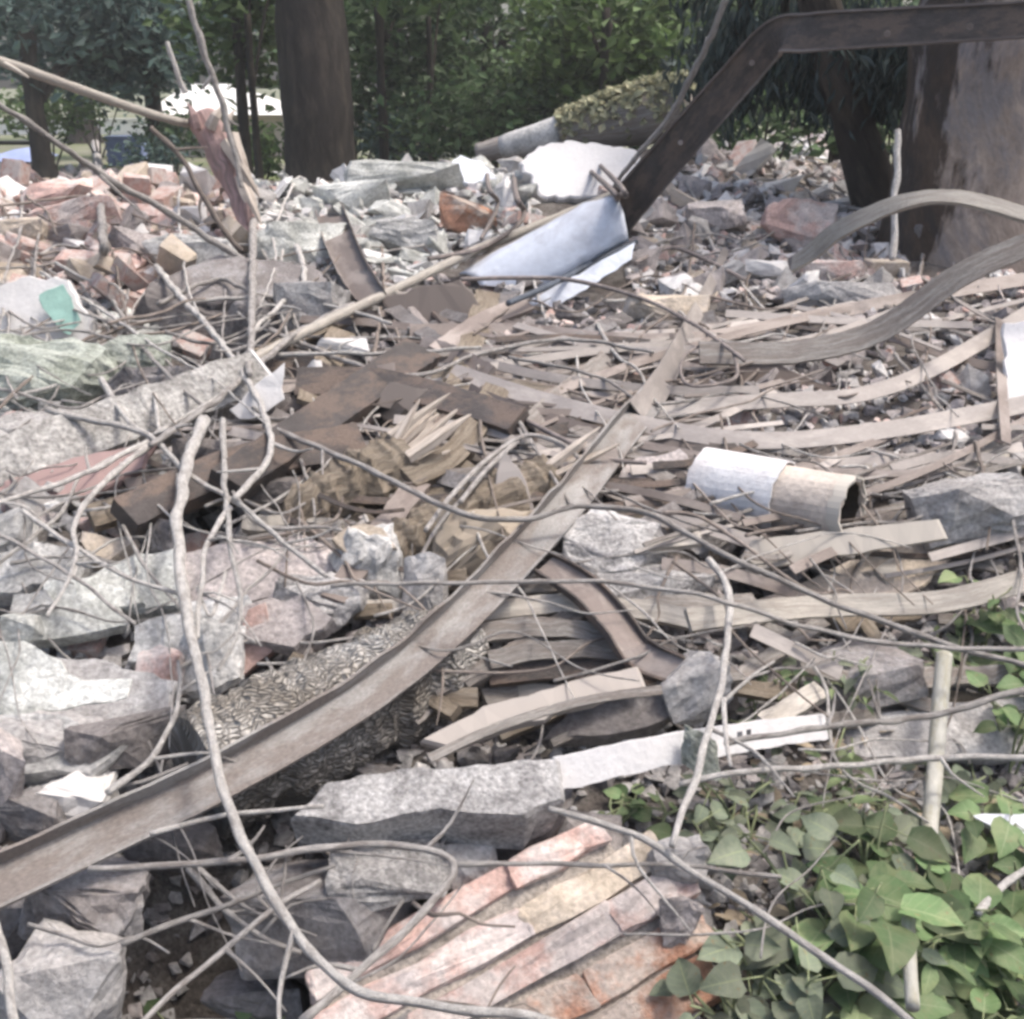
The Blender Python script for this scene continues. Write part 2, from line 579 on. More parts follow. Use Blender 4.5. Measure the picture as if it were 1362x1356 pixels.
def tube(pts, sides=7, step=0.02, rough=0.08, knots=0.0):
    """pts: [(Vector, radius)]"""
    q = spline(pts, step)
    sd_ = random.random() * 100
    if knots:
        w_ = []
        run = 0
        for i, (p, r) in enumerate(q):
            run += (p - q[i - 1][0]).length if i else 0
            a = Vector((run * 9, sd_, 0))
            w_.append((p + Vector((noise.noise(a), noise.noise(a + Vector((0, 7, 0))), noise.noise(a + Vector((0, 0, 7))))) * min(0.012, r * 0.55 + 0.0025) * min(1, knots * 7), r * (1 + min(0.22, knots * 1.5) * noise.noise(Vector((run * 16, sd_, 4))))))
        q = w_

    def prof(i, r):
        k = 1 + rough * noise.noise(Vector((i * 0.37, sd_, 0)))
        if knots:
            k += knots * max(0, noise.noise(Vector((i * 0.21, sd_, 9))) - 0.25) * 2
        return [(r * k * math.cos(2 * math.pi * j / sides) * (1 + rough * noise.noise(Vector((i * .3, sd_, j * 2)))), r * k * math.sin(2 * math.pi * j / sides)) for j in range(sides)]
    # small wobble so no stem is perfectly smooth
    return sweep(q, prof)


def bar(pts, thick, face, step=0.03, rough=0.05):
    """flat bar: pts [(Vector, width)]"""
    q = spline(pts, step)
    sd_ = random.random() * 100

    def prof(i, w):
        a = w / 2 * (1 + rough * noise.noise(Vector((i * 0.5, sd_, 0))))
        b = w / 2 * (1 + rough * noise.noise(Vector((i * 0.5, sd_, 5))))
        t = thick
        return [(-a, -t / 2), (b, -t / 2), (b, t / 2), (-a, t / 2)]
    return sweep(q, prof, face)


def merge(*parts):
    vs, fs, uvs = [], [], []
    for v, f, u in parts:
        o = len(vs)
        vs += v
        uvs += u
        fs += [tuple(i + o for i in q) for q in f]
    return vs, fs, uvs


def hull(points):
    bm = bmesh.new()
    for p in points:
        bm.verts.new(p)
    r = bmesh.ops.convex_hull(bm, input=bm.verts)
    dead = {e for e in list(r['geom_unused']) + list(r['geom_interior']) if isinstance(e, bmesh.types.BMVert)}
    bmesh.ops.delete(bm, geom=list(dead), context='VERTS')
    bm.verts.index_update()
    vs = [v.co.copy() for v in bm.verts]
    fs = [tuple(v.index for v in f.verts) for f in bm.faces]
    bm.free()
    return vs, fs


def rock_mesh(n=13, box=(1, 1, 1), cuts=0, amp=0.05, rnd=random):
    pts = []
    for i in range(n):
        p = Vector((rnd.uniform(-1, 1), rnd.uniform(-1, 1), rnd.uniform(-1, 1)))
        k = max(abs(p.x), abs(p.y), abs(p.z))
        p = p / k * rnd.uniform(0.75, 1)
        pts.append(Vector((p.x * box[0] / 2, p.y * box[1] / 2, p.z * box[2] / 2)))
    vs, fs = hull(pts)
    if cuts:
        bm = bmesh.new()
        bv = [bm.verts.new(v) for v in vs]
        for f in fs:
            bm.faces.new([bv[i] for i in f])
        bmesh.ops.subdivide_edges(bm, edges=bm.edges, cuts=cuts, use_grid_fill=True)
        bm.normal_update()
        s = min(box)
        sd_ = rnd.uniform(0, 50)
        for v in bm.verts:
            q = v.co / max(s, 1e-4)
            v.co += v.normal * s * amp * (noise.noise(q * 3 + Vector((sd_, 0, 0))) + 0.7 * noise.noise(q * 8 + Vector((sd_, 3, 0))) + 0.4 * noise.noise(q * 19 + Vector((sd_, 3, 7))))
        bm.verts.index_update()
        vs = [v.co.copy() for v in bm.verts]
        fs = [tuple(v.index for v in f.verts) for f in bm.faces]
        bm.free()
    return vs, fs


def slab_geo(poly, depth, n, thick, jag=0.012, seg=0.035):
    """poly of photo pixels laid on the plane through the middle of it at DEPTH with normal N; real thickness below"""
    n = Vector(n).normalized()
    cx = sum(p[0] for p in poly) / len(poly)
    cy = sum(p[1] for p in poly) / len(poly)
    C = P(cx, cy, depth)
    top = []
    for (px, py) in poly:
        r = P(px, py, 1) - CAM
        t = (C - CAM).dot(n) / r.dot(n)
        t = max(depth * 0.8, min(depth * 1.3, t))
        top.append(CAM + r * t)
    ring = []
    for a, b in zip(top, top[1:] + top[:1]):
        k = max(1, min(14, int((b - a).length / seg)))
        for j in range(k):
            q = a.lerp(b, j / k)
            if j:
                q = q + (q - C).normalized() * random.uniform(-jag, jag)
            ring.append(q)
    m = len(ring)
    vs = [C + (q - C) * 0.965 + n * random.uniform(-0.002, 0.002) for q in ring]
    vs += [q - n * min(0.012, thick * 0.3) for q in ring]
    vs += [C + (q - C) * random.uniform(0.9, 1.02) - n * thick for q in ring]
    fs = []
    for k in range(2):
        for j in range(m):
            l = (j + 1) % m
            fs.append((k * m + j, (k + 1) * m + j, (k + 1) * m + l, k * m + l))
    fs.append(tuple(range(m)))
    fs.append(tuple(reversed(range(2 * m, 3 * m))))
    bm = bmesh.new()
    bv = [bm.verts.new(v) for v in vs]
    for f in fs:
        try:
            bm.faces.new([bv[i] for i in f])
        except ValueError:
            pass
    bmesh.ops.recalc_face_normals(bm, faces=bm.faces)
    bmesh.ops.triangulate(bm, faces=[f for f in bm.faces if len(f.verts) > 4])
    bm.verts.index_update()
    out = ([v.co.copy() for v in bm.verts], [tuple(v.index for v in f.verts) for f in bm.faces])
    bm.free()
    return out


def slab(poly, m, label, cat='slab', name='concrete_slab', lift=0.06, n=(0, -0.5, 0.85), thick=0.06, group=None, depth=None, parent=None, jag=0.012):
    cx = sum(p[0] for p in poly) / len(poly)
    cy = sum(p[1] for p in poly) / len(poly)
    d = depth if depth else TD(cx, cy) - lift
    n = Vector(n) + Vector((random.uniform(-.06, .06), random.uniform(-.06, .06), 0))
    vs, fs = slab_geo(poly, d, n, thick, jag)
    o = build(name, vs, fs, m, parent)
    if parent is None:
        tag(o, label, cat, group)
    return o


def boulder(cx, cy, w, h, m, label, cat='rock', name='concrete_chunk', lift=0.05, group=None, depth=None, flat=0.8, seed=0, cuts=2, amp=0.06, n=16, roll=0.0):
    rr = random.Random(seed or (cx * 7 + cy))
    d = depth if depth else TD(cx, cy) - lift
    s = d / F
    vs, fs = rock_mesh(n + 4, (w * s * 1.1, w * s * flat, h * s * 1.12), max(cuts, 4), amp * 0.85, rr)
    M = Matrix.Rotation(-PITCH * 0.7, 3, 'X') @ Matrix.Rotation(R(roll), 3, 'Y') 
    c = P(cx, cy, d)
    o = build(name, [M @ v + c for v in vs], fs, m)
    return tag(o, label, cat, group)


def trace(pts, lift=0.15, depths=None):
    """pixel polyline -> places: above the heap by LIFT (towards the camera), or at explicit depths"""
    out = []
    for i, p in enumerate(pts):
        if depths:
            t = i / (len(pts) - 1)
            d = table([(k / (len(depths) - 1), v) for k, v in enumerate(depths)], t)
        else:
            d = TD(p[0], p[1]) - (p[2] if len(p) > 2 else lift)
        out.append((P(p[0], p[1], d), d))
    return out


def branch(pts, w, label, m='twig_pale', cat='branch', name='branch', lift=0.15, depths=None, w1=None, group=None, sides=7, twigs=(), knots=0.15):
    """w, w1: width in photo pixels at the two ends"""
    w1 = w if w1 is None else w1
    tr = trace(pts, lift, depths)
    n = len(tr)
    q = [(p, lerp(w, w1, i / (n - 1)) * d / F / 2) for i, (p, d) in enumerate(tr)]
    v, f, u = tube(q, sides, 0.02, 0.1, knots)
    o = build(name, v, f, m, None, True, u)
    tag(o, label, cat, group)
    if w >= 7 and knots and len(q) > 3:
        fr_ = random.Random(int(pts[0][0] * 13 + pts[-1][1]))
        for k in range(fr_.choice([1, 2, 2, 3])):
            i = fr_.randrange(1, n - 1)
            a, r = q[i]
            t = (q[i + 1][0] - q[i - 1][0]).normalized()
            side = (t.cross(Vector((0, -0.6, 0.8))).normalized() * fr_.choice([-1, 1]) + t * fr_.uniform(0.3, 1.2) + Vector((0, 0, fr_.uniform(-.3, .35)))).normalized()
            Lf = fr_.uniform(0.05, 0.2)
            p1 = a + side * Lf * 0.5 + Vector((fr_.uniform(-.02, .02), 0, fr_.uniform(-.02, .02)))
            p2 = a + side * Lf + t * Lf * fr_.uniform(-.2, .5)
            v, f, u = tube([(a, r * 0.75), (p1, r * 0.5), (p2, r * 0.22)], 6, 0.02, 0.15, 0.1)
            build('side_twig', v, f, m, o, True, u)
    for tw in twigs:
        tq = trace(tw[0], lift, depths and [depths[-1] if len(depths) == 1 else sum(depths) / len(depths)])if False else trace(tw[0], lift, tw[2] if len(tw) > 2 else None)
        k = len(tq)
        q2 = [(p, lerp(tw[1], tw[1] * 0.5, i / (k - 1)) * d / F / 2) for i, (p, d) in enumerate(tq)]
        v, f, u = tube(q2, 6, 0.02, 0.1)
        build('side_twig', v, f, m, o, True, u)
    return o


def strip(pts, w, label, m='steel_brown', cat='metal strip', name='steel_strip', lift=0.08, depths=None, thick=0.006, face=(0, -0.75, 0.66), w1=None, group=None, rough=0.06):
    w1 = w if w1 is None else w1
    tr = trace(pts, lift, depths)
    n = len(tr)
    q = [(p, lerp(w, w1, i / (n - 1)) * d / F) for i, (p, d) in enumerate(tr)]
    v, f, u = bar(q, thick, Vector(face), 0.03, rough)
    o = build(name, v, f, m, None, False, u)
    return tag(o, label, cat, group)


# ------------------------------------------------------------------ setting: ground
def make_ground():
    ys = []
    y = -3.0
    while y < 14:
        ys.append(y)
        y += 0.045 if 1 < y < 5 else (0.09 if y < 11 else 0.25)
    while y < 900:
        ys.append(y)
        y = y * 1.25 + 0.3
    xs = []
    x = 0
    while x < 7:
        xs.append(x)
        x += 0.05 if x < 2.2 else 0.13
    while x < 900:
        xs.append(x)
        x = x * 1.3
    xs = [-a for a in reversed(xs[1:])] + xs
    vs = [(x, y, H(x, y)) for y in ys for x in xs]
    w = len(xs)
    fs = [(j * w + i, j * w + i + 1, (j + 1) * w + i + 1, (j + 1) * w + i) for j in range(len(ys) - 1) for i in range(w - 1)]
    o = build('ground', vs, fs, 'dirt', None, True, origin=Vector((0, 0, 0)))
    o['kind'] = 'structure'
    o.data.materials.append(MATS['far_ground'])
    for p in o.data.polygons:
        if p.center.y > 12 or abs(p.center.x) > 9:
            p.material_index = 1


make_ground()

# ------------------------------------------------------------------ background: trees, building, fence


def leaf_quad(c, size, d, nrm, aspect=0.5):
    """folded leaf of two triangles pairs"""
    d = d.normalized()
    s = d.cross(nrm)
    if s.length < 1e-3:
        s = d.orthogonal()
    s.normalize()
    k = s.cross(d) * size * 0.12
    return [c - d * size * 0.5, c + s * size * aspect * 0.5 + k, c + d * size * 0.5, c - s * size * aspect * 0.5 + k]


def crown_geo(blobs, per, size, droop=0.2, aspect=0.55, seed=1, clump=7, spread=0.22):
    rr = random.Random(seed)
    vs, fs = [], []
    for (c, r) in blobs:
        c = Vector(c)
        r = Vector(r)
        for k in range(max(1, per // clump)):
            while True:
                p = Vector((rr.uniform(-1, 1), rr.uniform(-1, 1), rr.uniform(-1, 1)))
                if 0.25 < p.length < 1:
                    break
            p = p * (0.75 + 0.35 * rr.random())
            cc = c + Vector((p.x * r.x, p.y * r.y, p.z * r.z))
            if noise.noise(cc * 1.1 + Vector((seed, 0, 0))) < -0.22:
                continue
            for j in range(clump):
                q = cc + Vector((rr.gauss(0, spread), rr.gauss(0, spread), rr.gauss(0, spread * 0.8)))
                d = Vector((rr.uniform(-1, 1), rr.uniform(-1, 1), rr.uniform(-0.6, 0.6) - droop))
                nn = Vector((rr.uniform(-1, 1), rr.uniform(-1, 1), rr.uniform(0, 1.2)))
                b = len(vs)
                vs += leaf_quad(q, size * rr.uniform(0.6, 1.3), d, nn, aspect)
                fs += [(b, b + 1, b + 2), (b, b + 2, b + 3)]
    return vs, fs


def tree(px, d, wpx, blobs, leafm, barkm, label, per=1400, size=0.16, top=5.0, lean=0.0, seed=1, name='tree', droop=0.2, aspect=0.55, flare=1.35, limbs=4, base_z=None, group=None, spread=0.22):
    b = P(px, 240, d)
    bz = H0(b.x, b.y) - 0.15 if base_z is None else base_z
    base = Vector((b.x, b.y, bz))
    o = empty(name, base, label, 'tree', group)
    r = wpx * d / F / 2
    rr = random.Random(seed)
    q = []
    for i in range(9):
        t = i / 8
        k = (flare - 1) * max(0, 1 - t * 5) + 1 - 0.35 * t
        q.append((base + Vector((lean * t * top + 0.05 * rr.uniform(-1, 1) * r, 0.03 * rr.uniform(-1, 1), t * top)), r * k))
    parts = [tube(q, 18, 0.12, 0.09)]
    for k in range(limbs):
        a = rr.uniform(0, 6.28)
        h = rr.uniform(0.45, 0.85) * top
        s = base + Vector((lean * h, 0, h))
        bl = rr.choice(blobs)
        e = Vector(bl[0]) + Vector((rr.uniform(-.5, .5) * bl[1][0], rr.uniform(-.5, .5) * bl[1][1], 0))
        m_ = s.lerp(e, 0.5) + Vector((0, 0, 0.25))
        parts.append(tube([(s, r * 0.42), (m_, r * 0.28), (e, r * 0.1)], 8, 0.15, 0.1))
    v, f, u = merge(*parts)
    build('trunk', v, f, barkm, o, True, u)
    cv, cf = crown_geo(blobs, per, size * (1.35 if aspect > .3 else 1), droop, aspect, seed, spread=spread)
    build('crown', cv, cf, leafm, o)
    return o


def bl(px, py, d, rx, ry, rz):
    c = P(px, py, d)
    return (c, (rx, ry, rz))


# the dark trunk left of the middle, its crown above
tree(428, 13, 98, [bl(300, -120, 13, 2.4, 2.0, 0.9), bl(600, -100, 13.5, 2.6, 2.0, 0.9), bl(440, -330, 13.5, 3.0, 2.6, 1.4)], 'leaf_green', 'bark_far', 'dark tree with the thick straight trunk behind the crest, left of middle', 1500, 0.17, 6, seed=3, flare=1.1, name='broadleaf_tree')
tree(1330, 6.6, 285, [bl(1750, -420, 7.4, 1.6, 1.3, 0.9), bl(1950, -150, 8.2, 1.6, 1.5, 1.2)], 'leaf_green', 'bark_big', 'huge tree with pale peeling bark and painted-in lit side at the right edge', 1500, 0.16, 5, seed=4, name='broadleaf_tree', limbs=2, flare=1.03)
tree(1190, 7.4, 62, [bl(1080, 65, 7.6, 0.66, 0.45, 0.36), bl(1000, 95, 7.9, 0.5, 0.4, 0.36), bl(1150, 95, 7.3, 0.32, 0.35, 0.34), bl(1010, -60, 8.0, 1.0, 0.7, 0.4)], 'leaf_blue', 'bark_far', 'slim leaning tree with drooping blue-green leaves beside the huge trunk', 2100, 0.14, 2.6, lean=-0.42, seed=5, name='leaning_tree', droop=1.6, aspect=0.22, limbs=5, flare=1.1, spread=0.1)
# background thicket, each tree its own
for i, (px, d, w, blobs, lm, lab, per, size) in enumerate([
    (60, 20, 30, [bl(60, 20, 20, 2.3, 1.6, 1.3), bl(180, 60, 20.5, 1.3, 1.3, 0.9)], 'leaf_teal', 'bluish dark tree at the far left top corner', 2000, 0.2),
    (215, 22, 26, [bl(215, 0, 22, 1.9, 1.5, 1.6)], 'leaf_teal', 'bluish dark tree above the white-roofed building', 1900, 0.2),
    (330, 17, 18, [bl(325, 25, 17, 1.1, 1.2, 1.1)], 'leaf_green', 'bright green tree just left of the dark trunk', 1700, 0.17),
    (515, 18, 22, [bl(530, 20, 18, 1.4, 1.4, 1.1)], 'leaf_deep', 'dark green tree just right of the dark trunk', 1700, 0.17),
    (650, 19, 24, [bl(650, 40, 19, 1.6, 1.4, 1.35)], 'leaf_deep', 'dense dark green tree behind the middle of the heap', 2200, 0.17),
    (800, 15, 16, [bl(810, 40, 15, 1.15, 1.1, 0.95)], 'leaf_green', 'leafy green tree above the mossy fallen log', 2000, 0.16),
    (930, 17, 24, [bl(930, 20, 17, 1.4, 1.3, 1.3)], 'leaf_deep', 'dark green tree behind the bent steel beam', 2000, 0.17),
    (1110, 15, 24, [bl(1110, 10, 15, 1.5, 1.3, 1.2)], 'leaf_deep', 'shaded dark tree behind the drooping leaves', 1900, 0.17),
    (1240, 20, 26, [bl(1260, 0, 20, 2.0, 1.5, 1.6)], 'leaf_deep', 'shaded dark tree mostly hidden by the huge trunk', 1200, 0.2),
    (710, 27, 26, [bl(700, 60, 27, 3.0, 1.6, 2.0)], 'leaf_teal', 'grey-green far tree seen through the middle thicket', 1500, 0.24),
    (120, 34, 40, [bl(90, 40, 34, 3.6, 2.0, 1.9)], 'leaf_teal', 'hazy far tree behind the bluish tree at left', 1500, 0.3),
    (420, 32, 40, [bl(420, 20, 32, 4.0, 2.0, 2.0)], 'leaf_deep', 'far tree seen behind the dark trunk', 1300, 0.3),
]):
    tree(px, d, w, blobs, lm, 'bark_far', lab, per, size, 2.6, seed=20 + i, name='broadleaf_tree', limbs=3, group='trees behind the heap')

# thin dark young trunks in the thicket
for i, (px, d, w, lab) in enumerate([(512, 15.5, 14, 'thin dark young trunk right of the thick dark trunk'), (575, 16.5, 10, 'thinnest dark sapling in the middle thicket'), (345, 16, 12, 'thin dark young trunk left of the thick dark trunk')]):
    b = P(px, 240, d)
    tree(px, d, w, [bl(px, -40, d, 0.8, 0.7, 0.5)], 'leaf_deep', 'bark_far', lab, 500, 0.15, 2.6, seed=60 + i, name='young_tree', limbs=2)


def shrub(px, py, d, rx, rz, lm, label, per=900, size=0.12, seed=1, group=None):
    c = P(px, py, d)
    base = Vector((c.x, c.y, H0(c.x, c.y)))
    o = empty('shrub', base, label, 'shrub', group)
    v, f = crown_geo([(c, (rx, rx * 0.7, rz))], per, size * 1.3, 0.1, 0.55, seed)
    build('foliage', v, f, lm, o)
    parts = []
    for k in range(4):
        a = k * 1.6
        parts.append(tube([(base + Vector((0.05 * math.cos(a), 0.05 * math.sin(a), -0.05)), 0.025), (c + Vector((rx * 0.5 * math.cos(a), rx * .4 * math.sin(a), 0)), 0.01)], 6, 0.1))
    v, f, u = merge(*parts)
    build('stems', v, f, 'bark_far', o, True, u)
    return o


shrub(345, 200, 19, 0.5, 0.3, 'leaf_green', 'green shrub in front of the door of the pinkish building', 450, 0.13, 81)
shrub(225, 178, 21, 0.45, 0.35, 'leaf_deep', 'dark shrub at the left corner of the pinkish building', 450, 0.13, 82)
shrub(60, 150, 23, 1.2, 0.42, 'leaf_green', 'olive green shrub left of the blue crate', 700, 0.15, 71)
shrub(610, 175, 15, 0.95, 0.5, 'leaf_deep', 'dark shrub behind the left end of the mossy log', 900, 0.13, 72)
shrub(540, 190, 17, 0.6, 0.42, 'leaf_teal', 'grey-green shrub between the thin trunks', 500, 0.13, 73)
shrub(720, 150, 15.5, 0.9, 0.5, 'leaf_deep', 'dark green shrub behind the mossy fallen log', 900, 0.13, 74)
shrub(200, 205, 19, 0.5, 0.22, 'leaf_teal', 'low shrub right of the blue crate', 350, 0.11, 75)
for i, (px, py, d, rx, rz, lm, lab) in enumerate([
    (470, 150, 19, 1.0, 0.75, 'leaf_deep', 'dark hedge shrub behind the thick dark trunk'),
    (560, 130, 17.5, 1.0, 0.7, 'leaf_deep', 'dark hedge shrub between the two thin young trunks'),
    (660, 120, 17, 1.0, 0.75, 'leaf_deep', 'dark hedge shrub above the small pale blue slab'),
    (770, 110, 16.5, 1.0, 0.75, 'leaf_green', 'leafy hedge shrub behind the mossy fallen log, middle'),
    (880, 120, 16, 1.0, 0.75, 'leaf_deep', 'dark hedge shrub behind the right end of the mossy log'),
    (1000, 110, 13.5, 1.0, 0.6, 'leaf_blue', 'bluish hedge shrub under the bent steel beam'),
    (1120, 120, 13, 1.0, 0.6, 'leaf_deep', 'dark hedge shrub behind the leaning tree'),
    (1200, 110, 14, 0.9, 0.7, 'leaf_deep', 'dark hedge shrub left of the huge trunk'),
    (120, 110, 26, 1.6, 0.5, 'leaf_teal', 'bluish hedge shrub far behind the bamboo pole'),
]):
    shrub(px, py, d, rx, rz, lm, lab, 1500, 0.14, 300 + i)
shrub(1010, 150, 12, 0.8, 0.45, 'leaf_deep', 'dark shrub behind the pink rubble, under the bent beam', 700, 0.12, 76)


def box_geo(c, sx, sy, sz):
    x, y, z = c
    vs = [(x + a * sx / 2, y + b * sy / 2, z + k * sz) for k in (0, 1) for a, b in ((-1, -1), (1, -1), (1, 1), (-1, 1))]
    fs = [(3, 2, 1, 0), (4, 5, 6, 7), (0, 1, 5, 4), (1, 2, 6, 5), (2, 3, 7, 6), (3, 0, 4, 7)]
    return vs, fs, [(v[0] + v[1], v[2]) for v in vs]


def far_wood():
    rr_ = random.Random(44)
    blobs = []
    for k in range(34):
        px = rr_.choice([rr_.uniform(-1900, -120), rr_.uniform(1450, 3000)])
        c = P(px, 0, 60)
        blobs.append((Vector((c.x, c.y + rr_.uniform(-4, 8), rr_.uniform(2.5, 5))), (4.5, 3, rr_.uniform(2.5, 4.5))))
    v, f = crown_geo(blobs, 420, 0.9, 0.1, 0.6, 90, spread=0.7)
    o = build('far_wood', v, f, 'leaf_deep')
    tag(o, 'far wood on both sides of the heap', None, None, 'stuff')


far_wood()


def far_building():
    D = 27
    a = P(235, 228, D)
    b = P(400, 228, D)
    gz = H0(a.x, a.y)
    h = P(300, 152, D).z - gz
    cx, sx = (a.x + b.x) / 2, b.x - a.x
    o = empty('building', Vector((cx, a.y, gz)), 'low pinkish building with a bright white roof behind the splintered post', 'building')
    v, f, u = box_geo((cx, a.y + 1.5, gz), sx, 3, h)
    build('wall', v, f, 'wall_far', o)
    # hipped white roof over the left part
    l = P(205, 150, D).x
    r = P(392, 150, D).x
    t = P(250, 112, D).z
    e = gz + h
    y0, y1 = a.y - 0.35, a.y + 3.35
    tv = [(l, y0, e), (r, y0, e), (r, y1, e), (l, y1, e), (lerp(l, r, .18), a.y + 1.3, t), (lerp(l, r, .5), a.y + 1.3, t)]
    tf = [(3, 2, 1, 0), (0, 1, 5, 4), (1, 2, 5), (2, 3, 4, 5), (3, 0, 4)]
    build('roof', tv, tf, 'roof_far', o)
    for (x0, x1, y0_, y1_) in [(255, 280, 165, 195), (310, 332, 160, 190)]:
        p0, p1 = P(x0, y1_, D), P(x1, y0_, D)
        v, f, u = box_geo(((p0.x + p1.x) / 2, a.y - 0.02, p0.z), p1.x - p0.x, 0.05, p1.z - p0.z)
        build('window', v, f, 'glass_dark', o)
    p0, p1 = P(345, 222, D), P(368, 168, D)
    v, f, u = box_geo(((p0.x + p1.x) / 2, a.y - 0.02, gz), p1.x - p0.x, 0.05, p1.z - gz)
    build('door', v, f, 'wood_brown', o)


far_building()


def far_wall(x0, x1, ytop, D, m, label):
    a, b = P(x0, 220, D), P(x1, 220, D)
    gz = H0(a.x, a.y) - 0.05
    t = P(x0, ytop, D).z
    o = empty('boundary_wall', Vector(((a.x + b.x) / 2, a.y, gz)), label, 'wall')
    v, f, u = box_geo(((a.x + b.x) / 2, a.y, gz), b.x - a.x, 0.2, t - gz)
    build('panel', v, f, m, o)
    v, f, u = box_geo(((a.x + b.x) / 2, a.y, t), b.x - a.x + 0.05, 0.28, 0.06)
    build('coping', v, f, m, o)


far_wall(-300, 215, 160, 40, 'roof_far', 'long pale far wall behind the blue crate')
far_wall(440, 760, 155, 36, 'wall_far', 'far grey wall glimpsed through the middle thicket')


def rail_fence():
    D = 22
    a, b = P(-260, 220, D), P(62, 220, D)
    gz = H0(a.x, a.y)
    o = empty('rail_fence', Vector(((a.x + b.x) / 2, a.y, gz)), 'dark two-rail fence in front of the blue tarpaulin', 'fence')
    for row in (190, 218):
        z = P(0, row, D).z
        v, f, u = tube([(Vector((a.x, a.y, z)), 0.035), (Vector((b.x, a.y, z)), 0.035)], 8, 0.5)
        build('rail', v, f, 'bark_far', o, True, u)
    for px in (-180, -60, 60):
        x = P(px, 200, D).x
        v, f, u = box_geo((x, a.y + 0.07, gz - 0.1), 0.14, 0.1, P(0, 180, D).z - gz + 0.1)
        build('post', v, f, 'bark_far', o)


rail_fence()


def crate():
    D = 24
    c = P(172, 215, D)
    gz = H0(c.x, c.y)
    o = empty('plastic_crate', Vector((c.x, c.y, gz)), 'blue crate standing far behind the brick heap', 'crate')
    w = 46 * D / F
    t = P(172, 183, D).z
    v, f, u = box_geo((c.x, c.y, gz), w, 0.5, t - gz)
    build('body', v, f, 'paint_blue', o)
    for k in range(4):
        v, f, u = box_geo((c.x, c.y - 0.26, lerp(gz, t, 0.15 + 0.22 * k)), w + 0.04, 0.03, 0.035)
        build('rib', v, f, 'paint_blue', o)
    v, f, u = box_geo((c.x, c.y, t), w + 0.05, 0.56, 0.04)
    build('rim', v, f, 'paint_blue', o)


crate()
# blue tarpaulin, a sagging sheet
tv, tf = [], []
TDp = 24.5
for i in range(13):
    for j in range(7):
        px = lerp(-160, 62, i / 12)
        z0 = P(px, 240, TDp)
        zt = P(px, 198 + 6 * math.sin(i * 1.1) + i * 0.6, TDp).z
        gz = H0(z0.x, z0.y)
        tv.append((z0.x, z0.y + 0.9 * (j / 6) + 0.06 * math.sin(i * 2.1 + j), lerp(gz, zt, math.sin(j / 6 * math.pi * 0.55) / math.sin(.55 * math.pi))))
tf = [(i * 7 + j, (i + 1) * 7 + j, (i + 1) * 7 + j + 1, i * 7 + j + 1) for i in range(12) for j in range(6)]
o = build('tarpaulin', tv, tf, 'paint_blue', None, True)
md = o.modifiers.new('thickness', 'SOLIDIFY')
md.thickness = 0.02
tag(o, 'blue tarpaulin lying behind the rail fence at far left', 'tarpaulin')

# ------------------------------------------------------------------ rubble
PROTO = {}
rp = random.Random(11)
SHAPES = []
for i in range(16):
    bx = (rp.uniform(0.8, 1.2), rp.uniform(0.6, 1.0), rp.uniform(0.35, 0.8))
    SHAPES.append(rock_mesh(rp.randint(9, 14), bx, 0, 0, rp))
for i in range(8):   # flat flakes
    SHAPES.append(rock_mesh(11, (rp.uniform(1, 1.3), rp.uniform(0.6, 1.0), rp.uniform(0.12, 0.25)), 0, 0, rp))
ROUGH = []
for i in range(14):
    bx = (rp.uniform(0.9, 1.2), rp.uniform(0.6, 1.0), rp.uniform(0.35, 0.75) if i < 9 else rp.uniform(.15, .3))
    ROUGH.append(rock_mesh(rp.randint(10, 15), bx, 2, 0.07, rp))
BRICKS = []
for i in range(6):   # broken bricks: boxes with knocked corners
    pts = []
    for a in (-1, 1):
        for b in (-1, 1):
            for c in (-1, 1):
                for k in range(2):
                    pts.append(Vector((a * rp.uniform(0.36, 0.55), b * rp.uniform(.21, .27), c * rp.uniform(0.13, 0.17))))
    vs, fs = hull(pts)
    BRICKS.append((vs, fs))


def proto(kind, i, m):
    k = (kind, i, m)
    if k not in PROTO:
        src = {'rough': ROUGH, 'brick': BRICKS}[kind]
        vs, fs = src[i % len(src)]
        me = bpy.data.meshes.new('chunk')
        me.from_pydata([v for v in vs], [], fs)
        me.materials.append(MATS[m])
        PROTO[k] = me
    return PROTO[k]


def inside(poly, x, y):
    c = False
    n = len(poly)
    for i in range(n):
        x1, y1 = poly[i]
        x2, y2 = poly[(i + 1) % n]
        if (y1 > y) != (y2 > y) and x < (x2 - x1) * (y - y1) / (y2 - y1) + x1:
            c = not c
    return c


def pick(poly, rr):
    xs = [p[0] for p in poly]
    ys = [p[1] for p in poly]
    while True:
        x, y = rr.uniform(min(xs), max(xs)), rr.uniform(min(ys), max(ys))
        if inside(poly, x, y):
            return x, y


